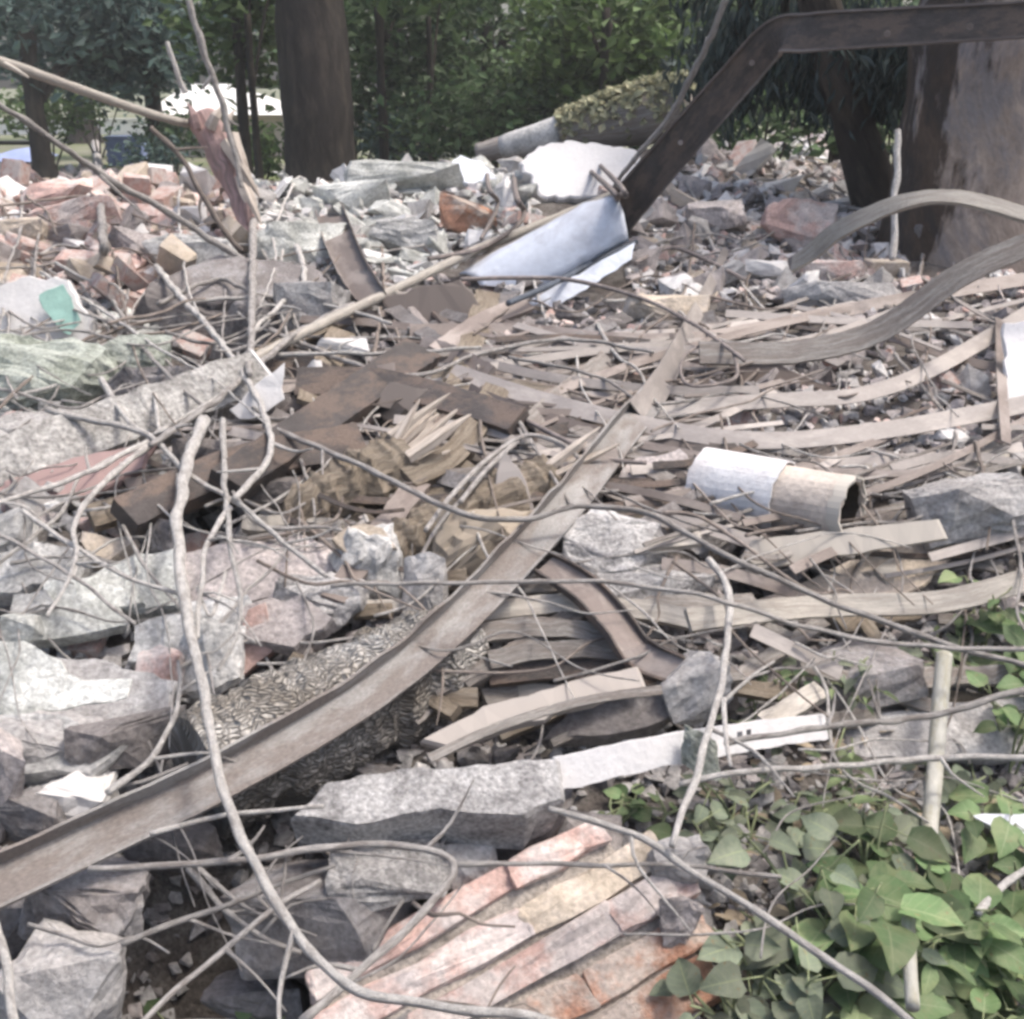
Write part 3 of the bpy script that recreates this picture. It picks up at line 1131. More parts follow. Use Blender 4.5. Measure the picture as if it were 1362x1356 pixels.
def scatter(poly, mix, n_big, big, n_small, small, seed, dust_label, sub=0.15):
    """mix: [(weight, material, kind, name, label, category, group)]; big/small: size in photo pixels at the spot"""
    rr = random.Random(seed)
    tot = sum(m[0] for m in mix)

    def choose():
        t = rr.uniform(0, tot)
        for m in mix:
            t -= m[0]
            if t <= 0:
                return m
        return mix[-1]
    for k in range(int(n_big * 1.5)):
        x, y = pick(poly, rr)
        d = TD(x, y)
        g = P(x, y, d)
        if any(dep > .2 and gauss(g.x, g.y, cx, cy, r, r) > .45 for (cx, cy, r, dep) in PITS):
            continue
        s = lerp(big[0], big[1], rr.random() ** 1.3) * 1.35 * d / F
        s = min(s, 0.34)
        w, m, kind, name, lab, cat, grp = choose()
        o = bpy.data.objects.new(name, proto(kind, rr.randint(0, 13), m))
        COL.objects.link(o)
        o.location = (g.x, g.y, H(g.x, g.y) + s * rr.uniform(0.05, 0.22))
        o.scale = (s * 1.15, s, s * rr.uniform(0.8, 1.15))
        o.rotation_euler = (rr.gauss(0, 0.45), rr.gauss(0, 0.45), rr.uniform(0, 6.28))
        tag(o, lab, cat, grp)
    bym = {}
    for k in range(int(n_small * 2.2)):
        x, y = pick(poly, rr)
        d = TD(x, y)
        g = P(x, y, d)
        if any(dep > .35 and gauss(g.x, g.y, cx, cy, r, r) > .5 for (cx, cy, r, dep) in PITS):
            continue
        s = lerp(small[0], small[1], rr.random() ** 1.2) * 1.5 * d / F
        m = choose()[1]
        vs, fs = SHAPES[rr.randrange(len(SHAPES))]
        M = Matrix.Rotation(rr.uniform(0, 6.28), 3, 'Z') @ Matrix.Rotation(rr.gauss(0, 0.5), 3, 'X') @ Matrix.Rotation(rr.gauss(0, 0.5), 3, 'Y')
        c = Vector((g.x, g.y, H(g.x, g.y) + s * rr.uniform(0.0, 0.3)))
        V, Fc = bym.setdefault(m, ([], []))
        b = len(V)
        V += [M @ (v * s) + c for v in vs]
        Fc += [tuple(i + b for i in f) for f in fs]
    for m, (V, Fc) in bym.items():
        o = build('rubble_bits', V, Fc, m)
        tag(o, dust_label, None, None, 'stuff')


# (weight, material, shape, name, label, category, group)
def kinds(place, *rows):
    out = []
    for (w, m, shape, adj, noun) in rows:
        name = {'brick': 'brick_fragment', 'chunk': 'concrete_chunk', 'lump': 'rubble_lump', 'flake': 'plaster_flake'}[noun]
        word = {'brick': 'broken brick', 'chunk': 'broken concrete chunk', 'lump': 'rubble lump', 'flake': 'plaster lump'}[noun]
        lab = f'{adj} {word} {place}'
        out.append((w, m, shape, name, lab, {'brick': 'brick', 'chunk': 'chunk', 'lump': 'rubble', 'flake': 'plaster'}[noun], f'{adj} {word}s {place}'))
    return out


scatter([(-220, 232), (120, 228), (330, 250), (330, 330), (180, 400), (60, 420), (-220, 430)],
        kinds('in the brick heap at far left', (5, 'brick_pink', 'brick', 'pinkish', 'brick'), (2, 'brick_tan', 'brick', 'tan', 'brick'), (2, 'concrete_pink', 'rough', 'pale pink', 'lump'), (1, 'plaster_white', 'rough', 'whitish', 'flake')),
        130, (24, 62), 1100, (6, 20), 101, 'small pinkish rubble bits of the brick heap')
scatter([(300, 240), (420, 228), (700, 222), (720, 300), (600, 345), (520, 390), (380, 330), (310, 300)],
        kinds('on the crest of the heap, back middle', (5, 'concrete_mint', 'rough', 'pale greenish', 'chunk'), (2, 'concrete_grey', 'rough', 'grey', 'lump'), (1.2, 'brick_pink', 'brick', 'pinkish', 'brick'), (3, 'plaster_white', 'rough', 'whitish', 'flake')),
        95, (16, 46), 900, (4, 16), 102, 'small pale rubble bits on the middle crest')
scatter([(820, 240), (900, 195), (1140, 180), (1220, 300), (1200, 380), (1040, 400), (840, 400), (830, 300)],
        kinds('behind the steel strips, back right', (4, 'concrete_pink', 'rough', 'pale pink', 'lump'), (3.5, 'plaster_white', 'rough', 'whitish', 'flake'), (1.2, 'brick_pink', 'brick', 'pinkish', 'brick'), (1, 'brick_tan', 'brick', 'tan', 'brick'), (2, 'concrete_grey', 'rough', 'grey', 'chunk')),
        110, (16, 46), 1300, (4, 16), 103, 'small pinkish white rubble bits at back right')
scatter([(1180, 380), (1420, 330), (1600, 330), (1600, 600), (1180, 600), (1080, 560), (1080, 440)],
        kinds('among the curved strips at right', (4, 'concrete_pink', 'rough', 'pale pink', 'lump'), (1.5, 'brick_pink', 'brick', 'pinkish', 'brick'), (1, 'plaster_white', 'rough', 'whitish', 'flake'), (2, 'concrete_grey', 'rough', 'grey', 'chunk')),
        45, (16, 40), 900, (5, 17), 104, 'small pink rubble bits among the curved strips')
scatter([(-220, 400), (60, 400), (200, 400), (240, 470), (200, 560), (0, 620), (-220, 620)],
        kinds('below the brick heap, left edge', (5, 'concrete_mint', 'rough', 'greenish grey', 'chunk'), (2, 'concrete_pale', 'rough', 'pale grey', 'lump'), (1, 'brick_pink', 'brick', 'pinkish', 'brick')),
        40, (24, 66), 500, (6, 22), 105, 'small greenish rubble bits at the left edge')
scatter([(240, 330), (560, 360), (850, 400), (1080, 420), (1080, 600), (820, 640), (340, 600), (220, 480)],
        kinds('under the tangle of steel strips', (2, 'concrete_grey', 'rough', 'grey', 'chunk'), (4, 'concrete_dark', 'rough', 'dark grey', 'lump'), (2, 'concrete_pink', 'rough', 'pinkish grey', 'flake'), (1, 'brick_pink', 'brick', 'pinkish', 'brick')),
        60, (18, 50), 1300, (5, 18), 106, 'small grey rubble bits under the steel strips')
scatter([(340, 600), (820, 640), (1080, 600), (1600, 600), (1600, 900), (1000, 960), (560, 960), (420, 800)],
        kinds('in the broken wood at the middle', (3, 'concrete_grey', 'rough', 'grey', 'chunk'), (2, 'concrete_dark', 'rough', 'dark grey', 'lump'), (1, 'wood_grey', 'rough', 'brownish', 'lump'), (1.5, 'concrete_pink', 'rough', 'pinkish grey', 'flake')),
        60, (22, 60), 1500, (5, 24), 107, 'small grey and brown bits around the broken wood')
scatter([(-250, 600), (340, 600), (420, 800), (420, 960), (200, 1100), (-300, 1200)],
        kinds('on the slope at lower left', (4, 'concrete_pale', 'rough', 'pale grey', 'chunk'), (3, 'concrete_grey', 'rough', 'mid grey', 'lump'), (1, 'concrete_pink', 'rough', 'pinkish grey', 'flake'), (0.7, 'brick_pink', 'brick', 'pinkish', 'brick')),
        60, (28, 80), 1000, (6, 28), 108, 'small grey rubble bits on the lower left slope')
scatter([(-300, 1100), (420, 960), (700, 960), (980, 1000), (960, 1500), (-300, 1500)],
        kinds('at the foot of the heap, bottom middle', (4, 'concrete_grey', 'rough', 'grey', 'chunk'), (3, 'concrete_dark', 'rough', 'dark grey', 'lump'), (1, 'concrete_pink', 'rough', 'pinkish grey', 'flake')),
        50, (28, 80), 1300, (6, 28), 109, 'small dark rubble bits at the foot of the heap')
scatter([(960, 960), (1650, 900), (1650, 1500), (940, 1500)],
        kinds('on the soil under the green plants', (3, 'concrete_grey', 'rough', 'grey', 'chunk'), (2, 'concrete_dark', 'rough', 'dark grey', 'lump'), (2, 'concrete_pink', 'rough', 'pinkish grey', 'flake')),
        30, (20, 60), 1300, (5, 22), 110, 'small rubble bits on the soil under the plants')

# ------------------------------------------------------------------ big pieces of the heap
TILT = (0, -0.62, 0.78)
FACE = (0.05, -0.85, 0.5)

# --- left side slabs and rocks
o = slab([(-60, 392), (40, 366), (92, 372), (122, 430), (108, 468), (40, 478), (-60, 480)], 'plaster_white', 'white plaster slab with a green painted patch below the brick heap', lift=0.25, thick=0.09, n=FACE, name='plaster_slab')
slab([(52, 392), (84, 378), (108, 428), (92, 446), (66, 420)], 'paint_green', None, name='paint_patch', depth=TD(27, 430) - 0.262, thick=0.004, n=FACE, parent=o, jag=0.02)
slab([(0, 735), (64, 721), (119, 731), (102, 772), (68, 776), (0, 789), (-80, 790), (-80, 740)], 'concrete_pale', 'blue-grey flat slab at the left edge under crossing twigs', lift=0.1, thick=0.08)
slab([(54, 810), (159, 806), (172, 830), (102, 846), (44, 852)], 'concrete_mint', 'small pale flat slab above the white-green slab at left', lift=0.12, thick=0.04)
slab([(100, 775), (140, 752), (182, 735), (235, 728), (250, 790), (235, 806), (170, 815), (130, 805)], 'concrete_mint', 'pale slab between the twigs left of the thick bare stem', lift=0.12, thick=0.06)
slab([(232, 738), (330, 716), (392, 706), (458, 735), (440, 770), (395, 792), (330, 802), (240, 806)], 'concrete_pink', 'broad pinkish grey slab behind the thick bare stem', lift=0.1, thick=0.07)
slab([(-60, 850), (30, 850), (62, 870), (112, 905), (178, 903), (172, 928), (80, 947), (-60, 955)], 'concrete_mint', 'largest greenish white slab at the left edge', lift=0.16, thick=0.07)
boulder(30, 838, 46, 40, 'concrete_mint', 'small squarish pale block lying on the greenish white slab', 'block', 'concrete_block', lift=0.2)
slab([(18, 790), (60, 783), (72, 800), (40, 822), (12, 815)], 'concrete_pale', 'small tilted pale flake left of the crossing twigs', lift=0.18, thick=0.03)
slab([(-20, 650), (60, 620), (150, 598), (208, 590), (192, 622), (60, 684), (-20, 706)], 'wood_red', 'reddish brown flat board under the forked twig at left', 'board', 'wood_board', lift=0.09, thick=0.03)
slab([(163, 635), (236, 628), (300, 600), (310, 640), (236, 694), (188, 702)], 'steel_brown', 'purple-brown metal plate behind the thick bare stem', 'metal plate', 'steel_plate', lift=0.06, thick=0.01)
boulder(218, 714, 42, 42, 'concrete_dark', 'dark purple-grey block behind the thick bare stem', 'block', 'concrete_block', lift=0.12)
slab([(108, 706), (183, 716), (148, 744), (117, 750)], 'brick_tan', 'tan flat piece under the reddish board', 'slab', 'plaster_slab', lift=0.08, thick=0.04)
boulder(104, 1058, 96, 60, 'plaster_white', 'bright white chunk just above the long rusty beam at lower left', lift=0.08, roll=-15, flat=1.2, n=24, amp=.09)
boulder(5, 1048, 70, 150, 'concrete_pink', 'tall pinkish grey rock cut by the left edge', lift=0.2, roll=15)
boulder(40, 1085, 90, 70, 'concrete_dark', 'dark stone above the lower end of the rusty beam', lift=0.14)
boulder(165, 985, 130, 70, 'concrete_dark', 'dark mauve boulder below the greenish white slab', lift=0.15)
boulder(60, 985, 150, 70, 'concrete_grey', 'rough grey boulder below the greenish white slab, left edge', lift=0.12, amp=.1)
boulder(212, 900, 60, 70, 'brick_pink', 'pinkish stone left of the thick bare stem', lift=0.12)
boulder(275, 880, 95, 110, 'concrete_pale', 'smooth pale beige block behind the thick bare stem', 'block', 'concrete_block', lift=0.12)
slab([(296, 880), (330, 810), (352, 800), (372, 850), (345, 880), (310, 910)], 'brick_pink', 'pink brick face behind the hanging twig ends', 'brick', 'brick_fragment', lift=0.14, thick=0.09, n=FACE)
boulder(425, 800, 130, 70, 'concrete_rough', 'speckled grey rough chunk above the bark log', lift=0.08, amp=.12)
o = boulder(488, 748, 112, 88, 'concrete_pale', 'pale rock with a tan top above the bark log', 'rock', 'capped_rock', lift=0.12, amp=.1)
slab([(440, 716), (462, 700), (510, 702), (528, 728), (500, 738), (458, 734)], 'brick_tan', None, name='tan_cap', depth=TD(488, 748) - 0.17, thick=0.05, n=TILT, parent=o, jag=.02)
boulder(565, 785, 60, 95, 'concrete_grey', 'tall grey block touching the pale rock with tan top', 'block', 'concrete_block', lift=0.12)
boulder(60, 500, 170, 110, 'concrete_moss', 'greenish grey rounded boulder below the white plaster slab', lift=0.2, amp=.12)
boulder(185, 480, 80, 70, 'concrete_moss', 'mossy pale stone beside the dark hollow', lift=0.2, amp=.12)
boulder(40, 570, 120, 60, 'concrete_grey', 'grey stone behind the end of the weathered post', lift=0.1, amp=.1)
boulder(255, 345, 130, 60, 'concrete_pale', 'pale grey slab of rubble above the dark hollow', lift=0.18, flat=.4)
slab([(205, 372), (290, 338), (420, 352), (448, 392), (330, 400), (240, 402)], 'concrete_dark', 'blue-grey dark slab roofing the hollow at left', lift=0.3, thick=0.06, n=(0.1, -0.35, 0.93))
boulder(400, 330, 110, 70, 'concrete_mint', 'pale greenish rock right of the grey upright stem', lift=0.15, amp=.09)
boulder(75, 262, 95, 42, 'brick_pink', 'large brown-pink wall piece on top of the brick heap', lift=0.35, roll=-8, flat=.5)
boulder(105, 290, 120, 40, 'brick_pink', 'flat pink wall piece in the middle of the brick heap', lift=0.3, roll=-12, flat=.5)
boulder(30, 310, 70, 36, 'brick_tan', 'flat tan wall piece in the brick heap', lift=0.3, roll=-6, flat=.5)
boulder(180, 330, 90, 40, 'concrete_pink', 'pale pinkish wall piece at the foot of the brick heap', lift=0.25, roll=10, flat=.5)
for poly, m, lab, lift in [
    ([(60, 872), (150, 880), (240, 905), (225, 960), (120, 978), (50, 945)], 'concrete_grey', 'broad grey slab tucked under the largest greenish white slab', 0.14),
    ([(-60, 950), (90, 952), (172, 985), (120, 1030), (-60, 1022)], 'concrete_pale', 'broad pale slab at the left edge above the rusty beam', 0.18),
    ([(178, 832), (240, 815), (262, 860), (225, 902), (168, 880)], 'concrete_pale', 'small pale slab left of the smooth beige block', 0.16),
    ([(322, 806), (400, 790), (444, 822), (392, 862), (326, 852)], 'concrete_pink', 'pinkish flat chunk lying on the upper left of the bark log', 0.2),
    ([(56, 772), (130, 765), (192, 800), (130, 815), (46, 808)], 'concrete_mint', 'thin pale slab between the blue-grey slab and the small pale flat slab', 0.15),
    ([(250, 800), (330, 790), (360, 822), (300, 850), (255, 842)], 'concrete_pale', 'flat grey slab under the hanging twig ends', 0.15),
]:
    slab(poly, m, lab, lift=lift, thick=0.05)
# bottom left
boulder(95, 1305, 150, 130, 'concrete_grey', 'big light grey rock in the bottom left corner', lift=0.1, amp=.08)
boulder(120, 1200, 150, 90, 'concrete_dark', 'crumbling speckled rock under the lower end of the rusty beam', lift=0.08, amp=.13)
boulder(15, 1240, 90, 110, 'concrete_dark', 'dark rock at the left edge under the rusty beam', lift=0.02)
boulder(430, 1215, 240, 120, 'concrete_dark', 'dark mauve boulder under the looping bent twig', lift=0.05, amp=.05)
boulder(520, 1165, 160, 60, 'concrete_rough', 'rough speckled stone inside the loop of the bent twig', lift=0.16, amp=.12)
boulder(345, 1325, 130, 70, 'concrete_dark', 'dark stone at the bottom edge beside the thick bare stem', lift=-0.1)
boulder(630, 1165, 70, 80, 'concrete_grey', 'grey block between the concrete plank and the brick wall piece', 'block', 'concrete_block', lift=0.08)
boulder(240, 1120, 120, 60, 'concrete_dark', 'dark stone under the middle of the rusty beam', lift=0.06)

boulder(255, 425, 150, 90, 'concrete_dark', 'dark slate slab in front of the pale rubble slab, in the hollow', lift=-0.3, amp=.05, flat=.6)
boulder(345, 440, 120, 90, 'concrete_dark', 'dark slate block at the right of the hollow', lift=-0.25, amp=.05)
boulder(415, 420, 90, 80, 'concrete_grey', 'grey block between the hollow and the dark steel stub', lift=0.05, amp=.06)
boulder(455, 462, 70, 22, 'plaster_white', 'small white flake under the long pale pole', 'plaster', 'plaster_flake', lift=0.22, flat=.6)
boulder(415, 492, 34, 24, 'plaster_white', 'tiny white flake right of the weathered post', 'plaster', 'plaster_flake', lift=0.22, flat=.6)
boulder(200, 515, 110, 50, 'concrete_dark', 'dark stone in the gap under the mossy pale stone', lift=0.06)
boulder(300, 620, 130, 70, 'concrete_dark', 'dark block behind the twig crossing at left', lift=0.05)
boulder(380, 655, 130, 50, 'concrete_dark', 'dark flat stone left of the splintered trunk', lift=0.03)
boulder(1270, 320, 130, 70, 'concrete_dark', 'dark stone at the foot of the huge trunk under the arched strip', lift=0.35)
slab([(412, 905), (440, 868), (500, 842), (532, 850), (500, 885), (450, 920)], 'concrete_pale', 'pale flat chunk lying on the bark log', lift=0.235, thick=0.03)
# --- middle back
slab([(690, 216), (715, 194), (760, 186), (845, 198), (866, 236), (800, 262), (722, 262)], 'paint_white', 'big bright white slab on the crest behind the blue sheet', lift=0.62, thick=0.2, n=(0, -0.55, 0.83), jag=.02)
slab([(590, 222), (612, 206), (640, 214), (662, 238), (630, 246), (600, 240)], 'sheet_blue', 'small pale blue slab on the crest left of the white block', lift=0.5, thick=0.05)
boulder(540, 240, 150, 44, 'concrete_mint', 'long pale green-white slab on the crest', 'slab', 'concrete_slab', lift=0.45, flat=.5)
boulder(470, 262, 100, 36, 'concrete_mint', 'lower pale slab left of the long crest slab', 'slab', 'concrete_slab', lift=0.35, flat=.5)
boulder(620, 290, 78, 44, 'brick_orange', 'orange broken brick on the middle crest', 'brick', 'brick_fragment', lift=0.35, flat=.5, roll=15)
boulder(540, 318, 90, 56, 'concrete_pale', 'pale angular rock behind the long pale pole', lift=0.2)
boulder(1060, 305, 90, 70, 'brick_pink', 'brownish pink boulder between the rubble and the leaning tree', lift=0.25)
boulder(880, 415, 120, 40, 'brick_tan', 'orange-tan flat brick piece below the blue sheet', 'brick', 'brick_fragment', lift=0.16, flat=.5)
boulder(950, 290, 80, 50, 'concrete_pink', 'pale pink rock behind the bladed strip end', lift=0.25)
boulder(1120, 398, 150, 44, 'concrete_grey', 'flat grey slab in front of the cream brick', 'slab', 'concrete_slab', lift=0.1, flat=.5)
vs, fs = rock_mesh(30, (0.24, 0.14, 0.105), 0)
vs, fs, _ = box_geo((0, 0, -0.05), 0.215, 0.12, 0.105)
c = G(1177, 360, 0.12)
o = build('brick', [v * 1 + c if isinstance(v, Vector) else Vector(v) + c for v in vs], fs, 'brick_tan')
o.rotation_euler = (0, 0.03, 0.1)
tag(o, 'whole cream brick lying at the foot of the huge trunk', 'brick')
md = o.modifiers.new('worn', 'BEVEL')
md.width = 0.008
md.segments = 2
boulder(1110, 362, 90, 30, 'brick_pink', 'flat pink piece just left of the cream brick', 'brick', 'brick_fragment', lift=0.12, flat=.6)
boulder(1022, 358, 60, 22, 'plaster_white', 'small white flake left of the cream brick', 'plaster', 'plaster_flake', lift=0.14, flat=.6)

# --- middle right
boulder(820, 735, 140, 100, 'concrete_rough', 'speckled rough concrete lump right of the rusty beam', lift=0.1, amp=.12)
boulder(850, 790, 190, 60, 'concrete_rough', 'long crumbling lump under the speckled rough lump', lift=0.04, amp=.12)
slab([(838, 612), (905, 596), (935, 640), (880, 664), (820, 640)], 'concrete_pink', 'pale pink flat slab left of the white pipe', lift=0.14, thick=0.05)
slab([(760, 690), (805, 672), (850, 690), (835, 712), (770, 716)], 'plaster_white', 'small white flake on the speckled rough lump', 'plaster', 'plaster_flake', lift=0.17, thick=0.03)
slab([(1000, 800), (1080, 770), (1130, 745), (1200, 722), (1285, 718), (1240, 770), (1180, 805), (1080, 812)], 'brick_tan', 'orange-tan broad board between the two pale planks at right', 'board', 'wood_board', lift=0.1, thick=0.025)
boulder(1310, 672, 190, 78, 'concrete_grey', 'rough grey chunk on the end of the pale plank at right edge', lift=0.24, amp=.08, flat=.5, roll=-10)
boulder(1040, 745, 110, 60, 'concrete_dark', 'dark slate chunk in the hollow below the pale plank', lift=0.02)
boulder(1140, 905, 160, 80, 'concrete_dark', 'dark brown lump behind the thin upright stems', lift=0.02)
boulder(925, 915, 90, 90, 'concrete_grey', 'rounded greenish grey stone above the white board', lift=0.16, amp=.09)
boulder(932, 1000, 46, 62, 'concrete_moss', 'grey lump lying over the middle of the white board', lift=0.26, amp=.1)
slab([(1095, 955), (1380, 925), (1440, 1000), (1110, 1010)], 'concrete_grey', 'wide grey slab behind the pale cane at right', lift=0.1, thick=0.05)
slab([(1340, 1110), (1290, 1085), (1400, 1080), (1420, 1130)], 'sheet_blue', 'pale blue-grey flat piece among leaves at right edge', lift=0.12, thick=0.02, name='plastic_piece', cat='plastic')
slab([(1335, 428), (1420, 410), (1430, 600), (1340, 582)], 'paint_white', 'tall white panel cut by the right edge', 'board', 'white_board', lift=0.3, thick=0.03, n=(-0.1, -0.7, 0.7))
strip([(1330, 425), (1332, 500), (1338, 590)], 14, 'brown upright strip along the white panel', 'steel_brown', lift=0.3)

# --- lower middle: concrete plank, boards
o = slab([(385, 1085), (430, 1040), (560, 1020), (745, 1008), (752, 1062), (700, 1085), (560, 1080), (470, 1098)], 'concrete_rough', 'broken concrete plank with a rough pale top and dark front', 'concrete plank', 'concrete_plank', lift=0.3, thick=0.12, n=(0.05, -0.38, 0.92))
slab([(440, 1085), (560, 1085), (700, 1090), (760, 1075), (735, 1120), (640, 1160), (520, 1140), (400, 1125)], 'concrete_dark', 'front of the broken concrete plank, painted dark for its shade', 'stone', 'shaded_front', lift=0.12, thick=0.1, n=(0, -0.9, 0.1))  # separate dark face paints the shade on the plank's front
boulder(780, 1120, 90, 70, 'concrete_dark', 'dark lump between concrete plank and brick wall piece', lift=0.1)
slab([(558, 985), (640, 940), (760, 905), (850, 885), (860, 912), (700, 960), (600, 995)], 'wood_grey', 'wide grey board above the concrete plank', 'board', 'wood_board', lift=0.2, thick=0.025)
strip([(570, 1010), (660, 968), (780, 932), (880, 918)], 12, 'narrow grey lath along the wide grey board', 'wood_grey', 'lath', 'wood_lath', lift=0.27, thick=0.012)
slab([(720, 985), (760, 940), (900, 905), (930, 930), (860, 968)], 'concrete_dark', 'dark grey stone slab behind the white board', lift=0.12, thick=0.05)
tr = trace([(740, 1030), (905, 994), (1095, 966)], 0.24)
v, f, u = bar([(tr[0][0], 0.066), (tr[1][0], 0.062), (tr[2][0], 0.054)], 0.022, Vector((0, -0.88, 0.48)), 0.02, 0.16)
o = build('white_board', v, f, 'paint_white', None, False, u)
tag(o, 'bright white painted board lying under a grey lump', 'board')
for (x, y, w) in [(984, 978, 7), (996, 975, 6), (836, 988, 16)]:
    d = (tr[1][1] + tr[2][1]) / 2 if x > 900 else (tr[0][1] + tr[1][1]) / 2
    s = d / F
    slab([(x - w / 2, y - 4), (x + w / 2, y - 5), (x + w / 2, y + 4), (x - w / 2, y + 3)], 'mark_dark', None, name='scuff_mark', depth=TD(x, y) - 0.262, thick=0.002, n=(0, -0.88, 0.48), parent=o, jag=.001)

# --- brick wall piece at the bottom
def brick_wall():
    rr = random.Random(5)
    lines = [((440, 1290), (790, 1106), 50, 'brick_pink'), ((440, 1362), (866, 1130), 56, 'brick_pink'), ((545, 1375), (905, 1172), 56, 'brick_pink'), ((665, 1380), (930, 1228), 60, 'brick_orange'), ((785, 1385), (955, 1290), 62, 'brick_orange')]
    c = G(660, 1260, 0.1)
    o = empty('brick_wall_piece', c, 'fallen pinkish brick wall piece with ridged courses at the bottom', 'brick wall')
    n = Vector((0.05, -0.55, 0.83)).normalized()

    def onp(px, py):
        r = P(px, py, 1) - CAM
        return CAM + r * ((c - CAM).dot(n) / r.dot(n))
    for k, (a, b, w, m) in enumerate(lines):
        A, B = onp(*a), onp(*b)
        T = (B - A).normalized()
        side = n.cross(T).normalized()
        L = (B - A).length
        wd = (onp(660, 1260) - onp(660, 1260 + w)).length * 0.94
        t = -rr.uniform(0, .08)
        while t < L:
            bl_ = rr.uniform(0.22, 0.5)
            bl_ = min(bl_, L - t + 0.03)
            if bl_ < 0.05:
                break
            mid = A + T * (t + bl_ / 2) - n * rr.uniform(0.0, 0.014)
            h = 0.045
            pts = []
            for sx in (-1, 1):
                for sy in (-1, 1):
                    for sz in (-1, 1):
                        for q in range(3):
                            pts.append(Vector((sx * (bl_ / 2 - rr.uniform(0, 0.018)), sy * (wd / 2 - rr.uniform(0, 0.012)), sz * (h - rr.uniform(0, 0.012)))))
            vs, fs = hull(pts)
            bm = bmesh.new()
            bv = [bm.verts.new(v) for v in vs]
            for f in fs:
                bm.faces.new([bv[i] for i in f])
            bmesh.ops.subdivide_edges(bm, edges=bm.edges, cuts=3, use_grid_fill=True)
            bm.normal_update()
            s0 = rr.uniform(0, 90)
            for v in bm.verts:
                v.co += v.normal * 0.012 * (noise.noise(v.co * 22 + Vector((s0, 0, 0))) + .6 * noise.noise(v.co * 80 + Vector((s0, 0, 0))))
            bm.verts.index_update()
            M = Matrix((T, side, n)).transposed()
            build('brick', [M @ v.co + mid - n * h for v in bm.verts], [tuple(v.index for v in f.verts) for f in bm.faces], m if rr.random() < .7 else rr.choice(['brick_pink', 'brick_tan', 'concrete_pink', 'brick_orange']), o)
            bm.free()
            t += bl_ - 0.014
    A, B, C_, D_ = onp(440, 1262), onp(800, 1100), onp(950, 1290), onp(750, 1390)
    E_ = onp(430, 1390)
    poly = [A, B, C_, D_, E_]
    vs = [p - n * 0.028 for p in poly] + [p - n * 0.12 for p in poly]
    m_ = len(poly)
    fs = [tuple(range(m_)), tuple(reversed(range(m_, 2 * m_)))] + [(j, j + m_, (j + 1) % m_ + m_, (j + 1) % m_) for j in range(m_)]
    build('mortar_bed', vs, fs, 'mortar', o)


brick_wall()
boulder(905, 1215, 60, 70, 'concrete_pink', 'greyish pink crumbled lump on the right side of the brick wall piece', lift=0.10, amp=.14)
boulder(905, 1150, 80, 60, 'concrete_grey', 'small grey lump at the top right corner of the brick wall piece', lift=0.14, amp=.12)

# ------------------------------------------------------------------ logs, posts, pipes


def bark_log():
    d0, d1 = TD(250, 1060) - 0.08, TD(610, 835) - 0.09
    A, B = P(262, 1032, d0), P(628, 862, d1)
    ax = (B - A).normalized()
    o = empty('bark_log', (A + B) / 2, 'thick log with cracked plated bark crossing under the rusty beam', 'log')
    r = 80 * (d0 + d1) / 2 / F
    q = [(A + (B - A) * t, r * k) for t, k in ((0, .98), (0.1, 1.0), (0.3, 1.03), (0.5, .98), (0.7, 1.0), (0.9, .96), (0.965, .85), (0.99, .6))]
    v, f, u = tube(q, 40, 0.012, 0.1)
    v2 = []
    for p in v:
        t = (p - A).dot(ax)
        c = A + ax * t
        nrm = (p - c)
        if nrm.length > 1e-5:
            p = p + nrm.normalized() * 0.011 * (noise.noise(p * 34) + 0.7 * noise.noise(p * 75))
        v2.append(p)
    build('trunk', v2, f, 'bark_plates', o, False, u)
    # lighter patch of knocked off bark
    return o


bark_log()


def mossy_log():
    A, B = P(636, 204, 9.6), P(915, 140, 9.0)
    o = empty('mossy_log', (A + B) / 2, 'fallen log covered with dry yellowish vine on the crest', 'log')
    q = [(A, 0.085), (A.lerp(B, .25), 0.10), (A.lerp(B, .42), 0.14), (A.lerp(B, .6), .19), (A.lerp(B, .8), 0.23), (B, 0.225), (B + (B - A).normalized() * 0.03, 0.17)]
    v, f, u = tube(q, 20, 0.06, 0.1)
    build('trunk', v, f, 'wood_grey', o, True, u)
    q = [(A.lerp(B, .12), 0.095), (A.lerp(B, .25), 0.12), (A.lerp(B, .42), 0.158)]
    v, f, u = tube(q, 20, 0.06, 0.04)
    build('sleeve', v, f, 'concrete_pale', o, True, u)
    rr = random.Random(3)
    vs, fs = [], []
    ax = (B - A).normalized()
    for k in range(1500):
        t = rr.uniform(0.42, 1.03)
        r = table([(0.42, .15), (.6, .2), (.8, .24), (1.03, .22)], t)
        a = rr.gauss(0, 0.75)
        s = ax.cross(Vector((0, 0, 1))).normalized()
        u_ = s.cross(ax)
        dirv = u_ * math.cos(a) - s * math.sin(a)
        c = A.lerp(B, t) + dirv * (r + rr.uniform(-0.01, 0.035))
        b = len(vs)
        vs += leaf_quad(c, rr.uniform(0.05, 0.11), Vector((rr.uniform(-1, 1), rr.uniform(-1, 1), rr.uniform(-1, .3))), dirv + Vector((rr.uniform(-.6, .6), rr.uniform(-.6, .6), rr.uniform(-.6, .6))), 0.6)
        fs += [(b, b + 1, b + 2), (b, b + 2, b + 3)]
    build('vine', vs, fs, 'leaf_vine', o)


mossy_log()


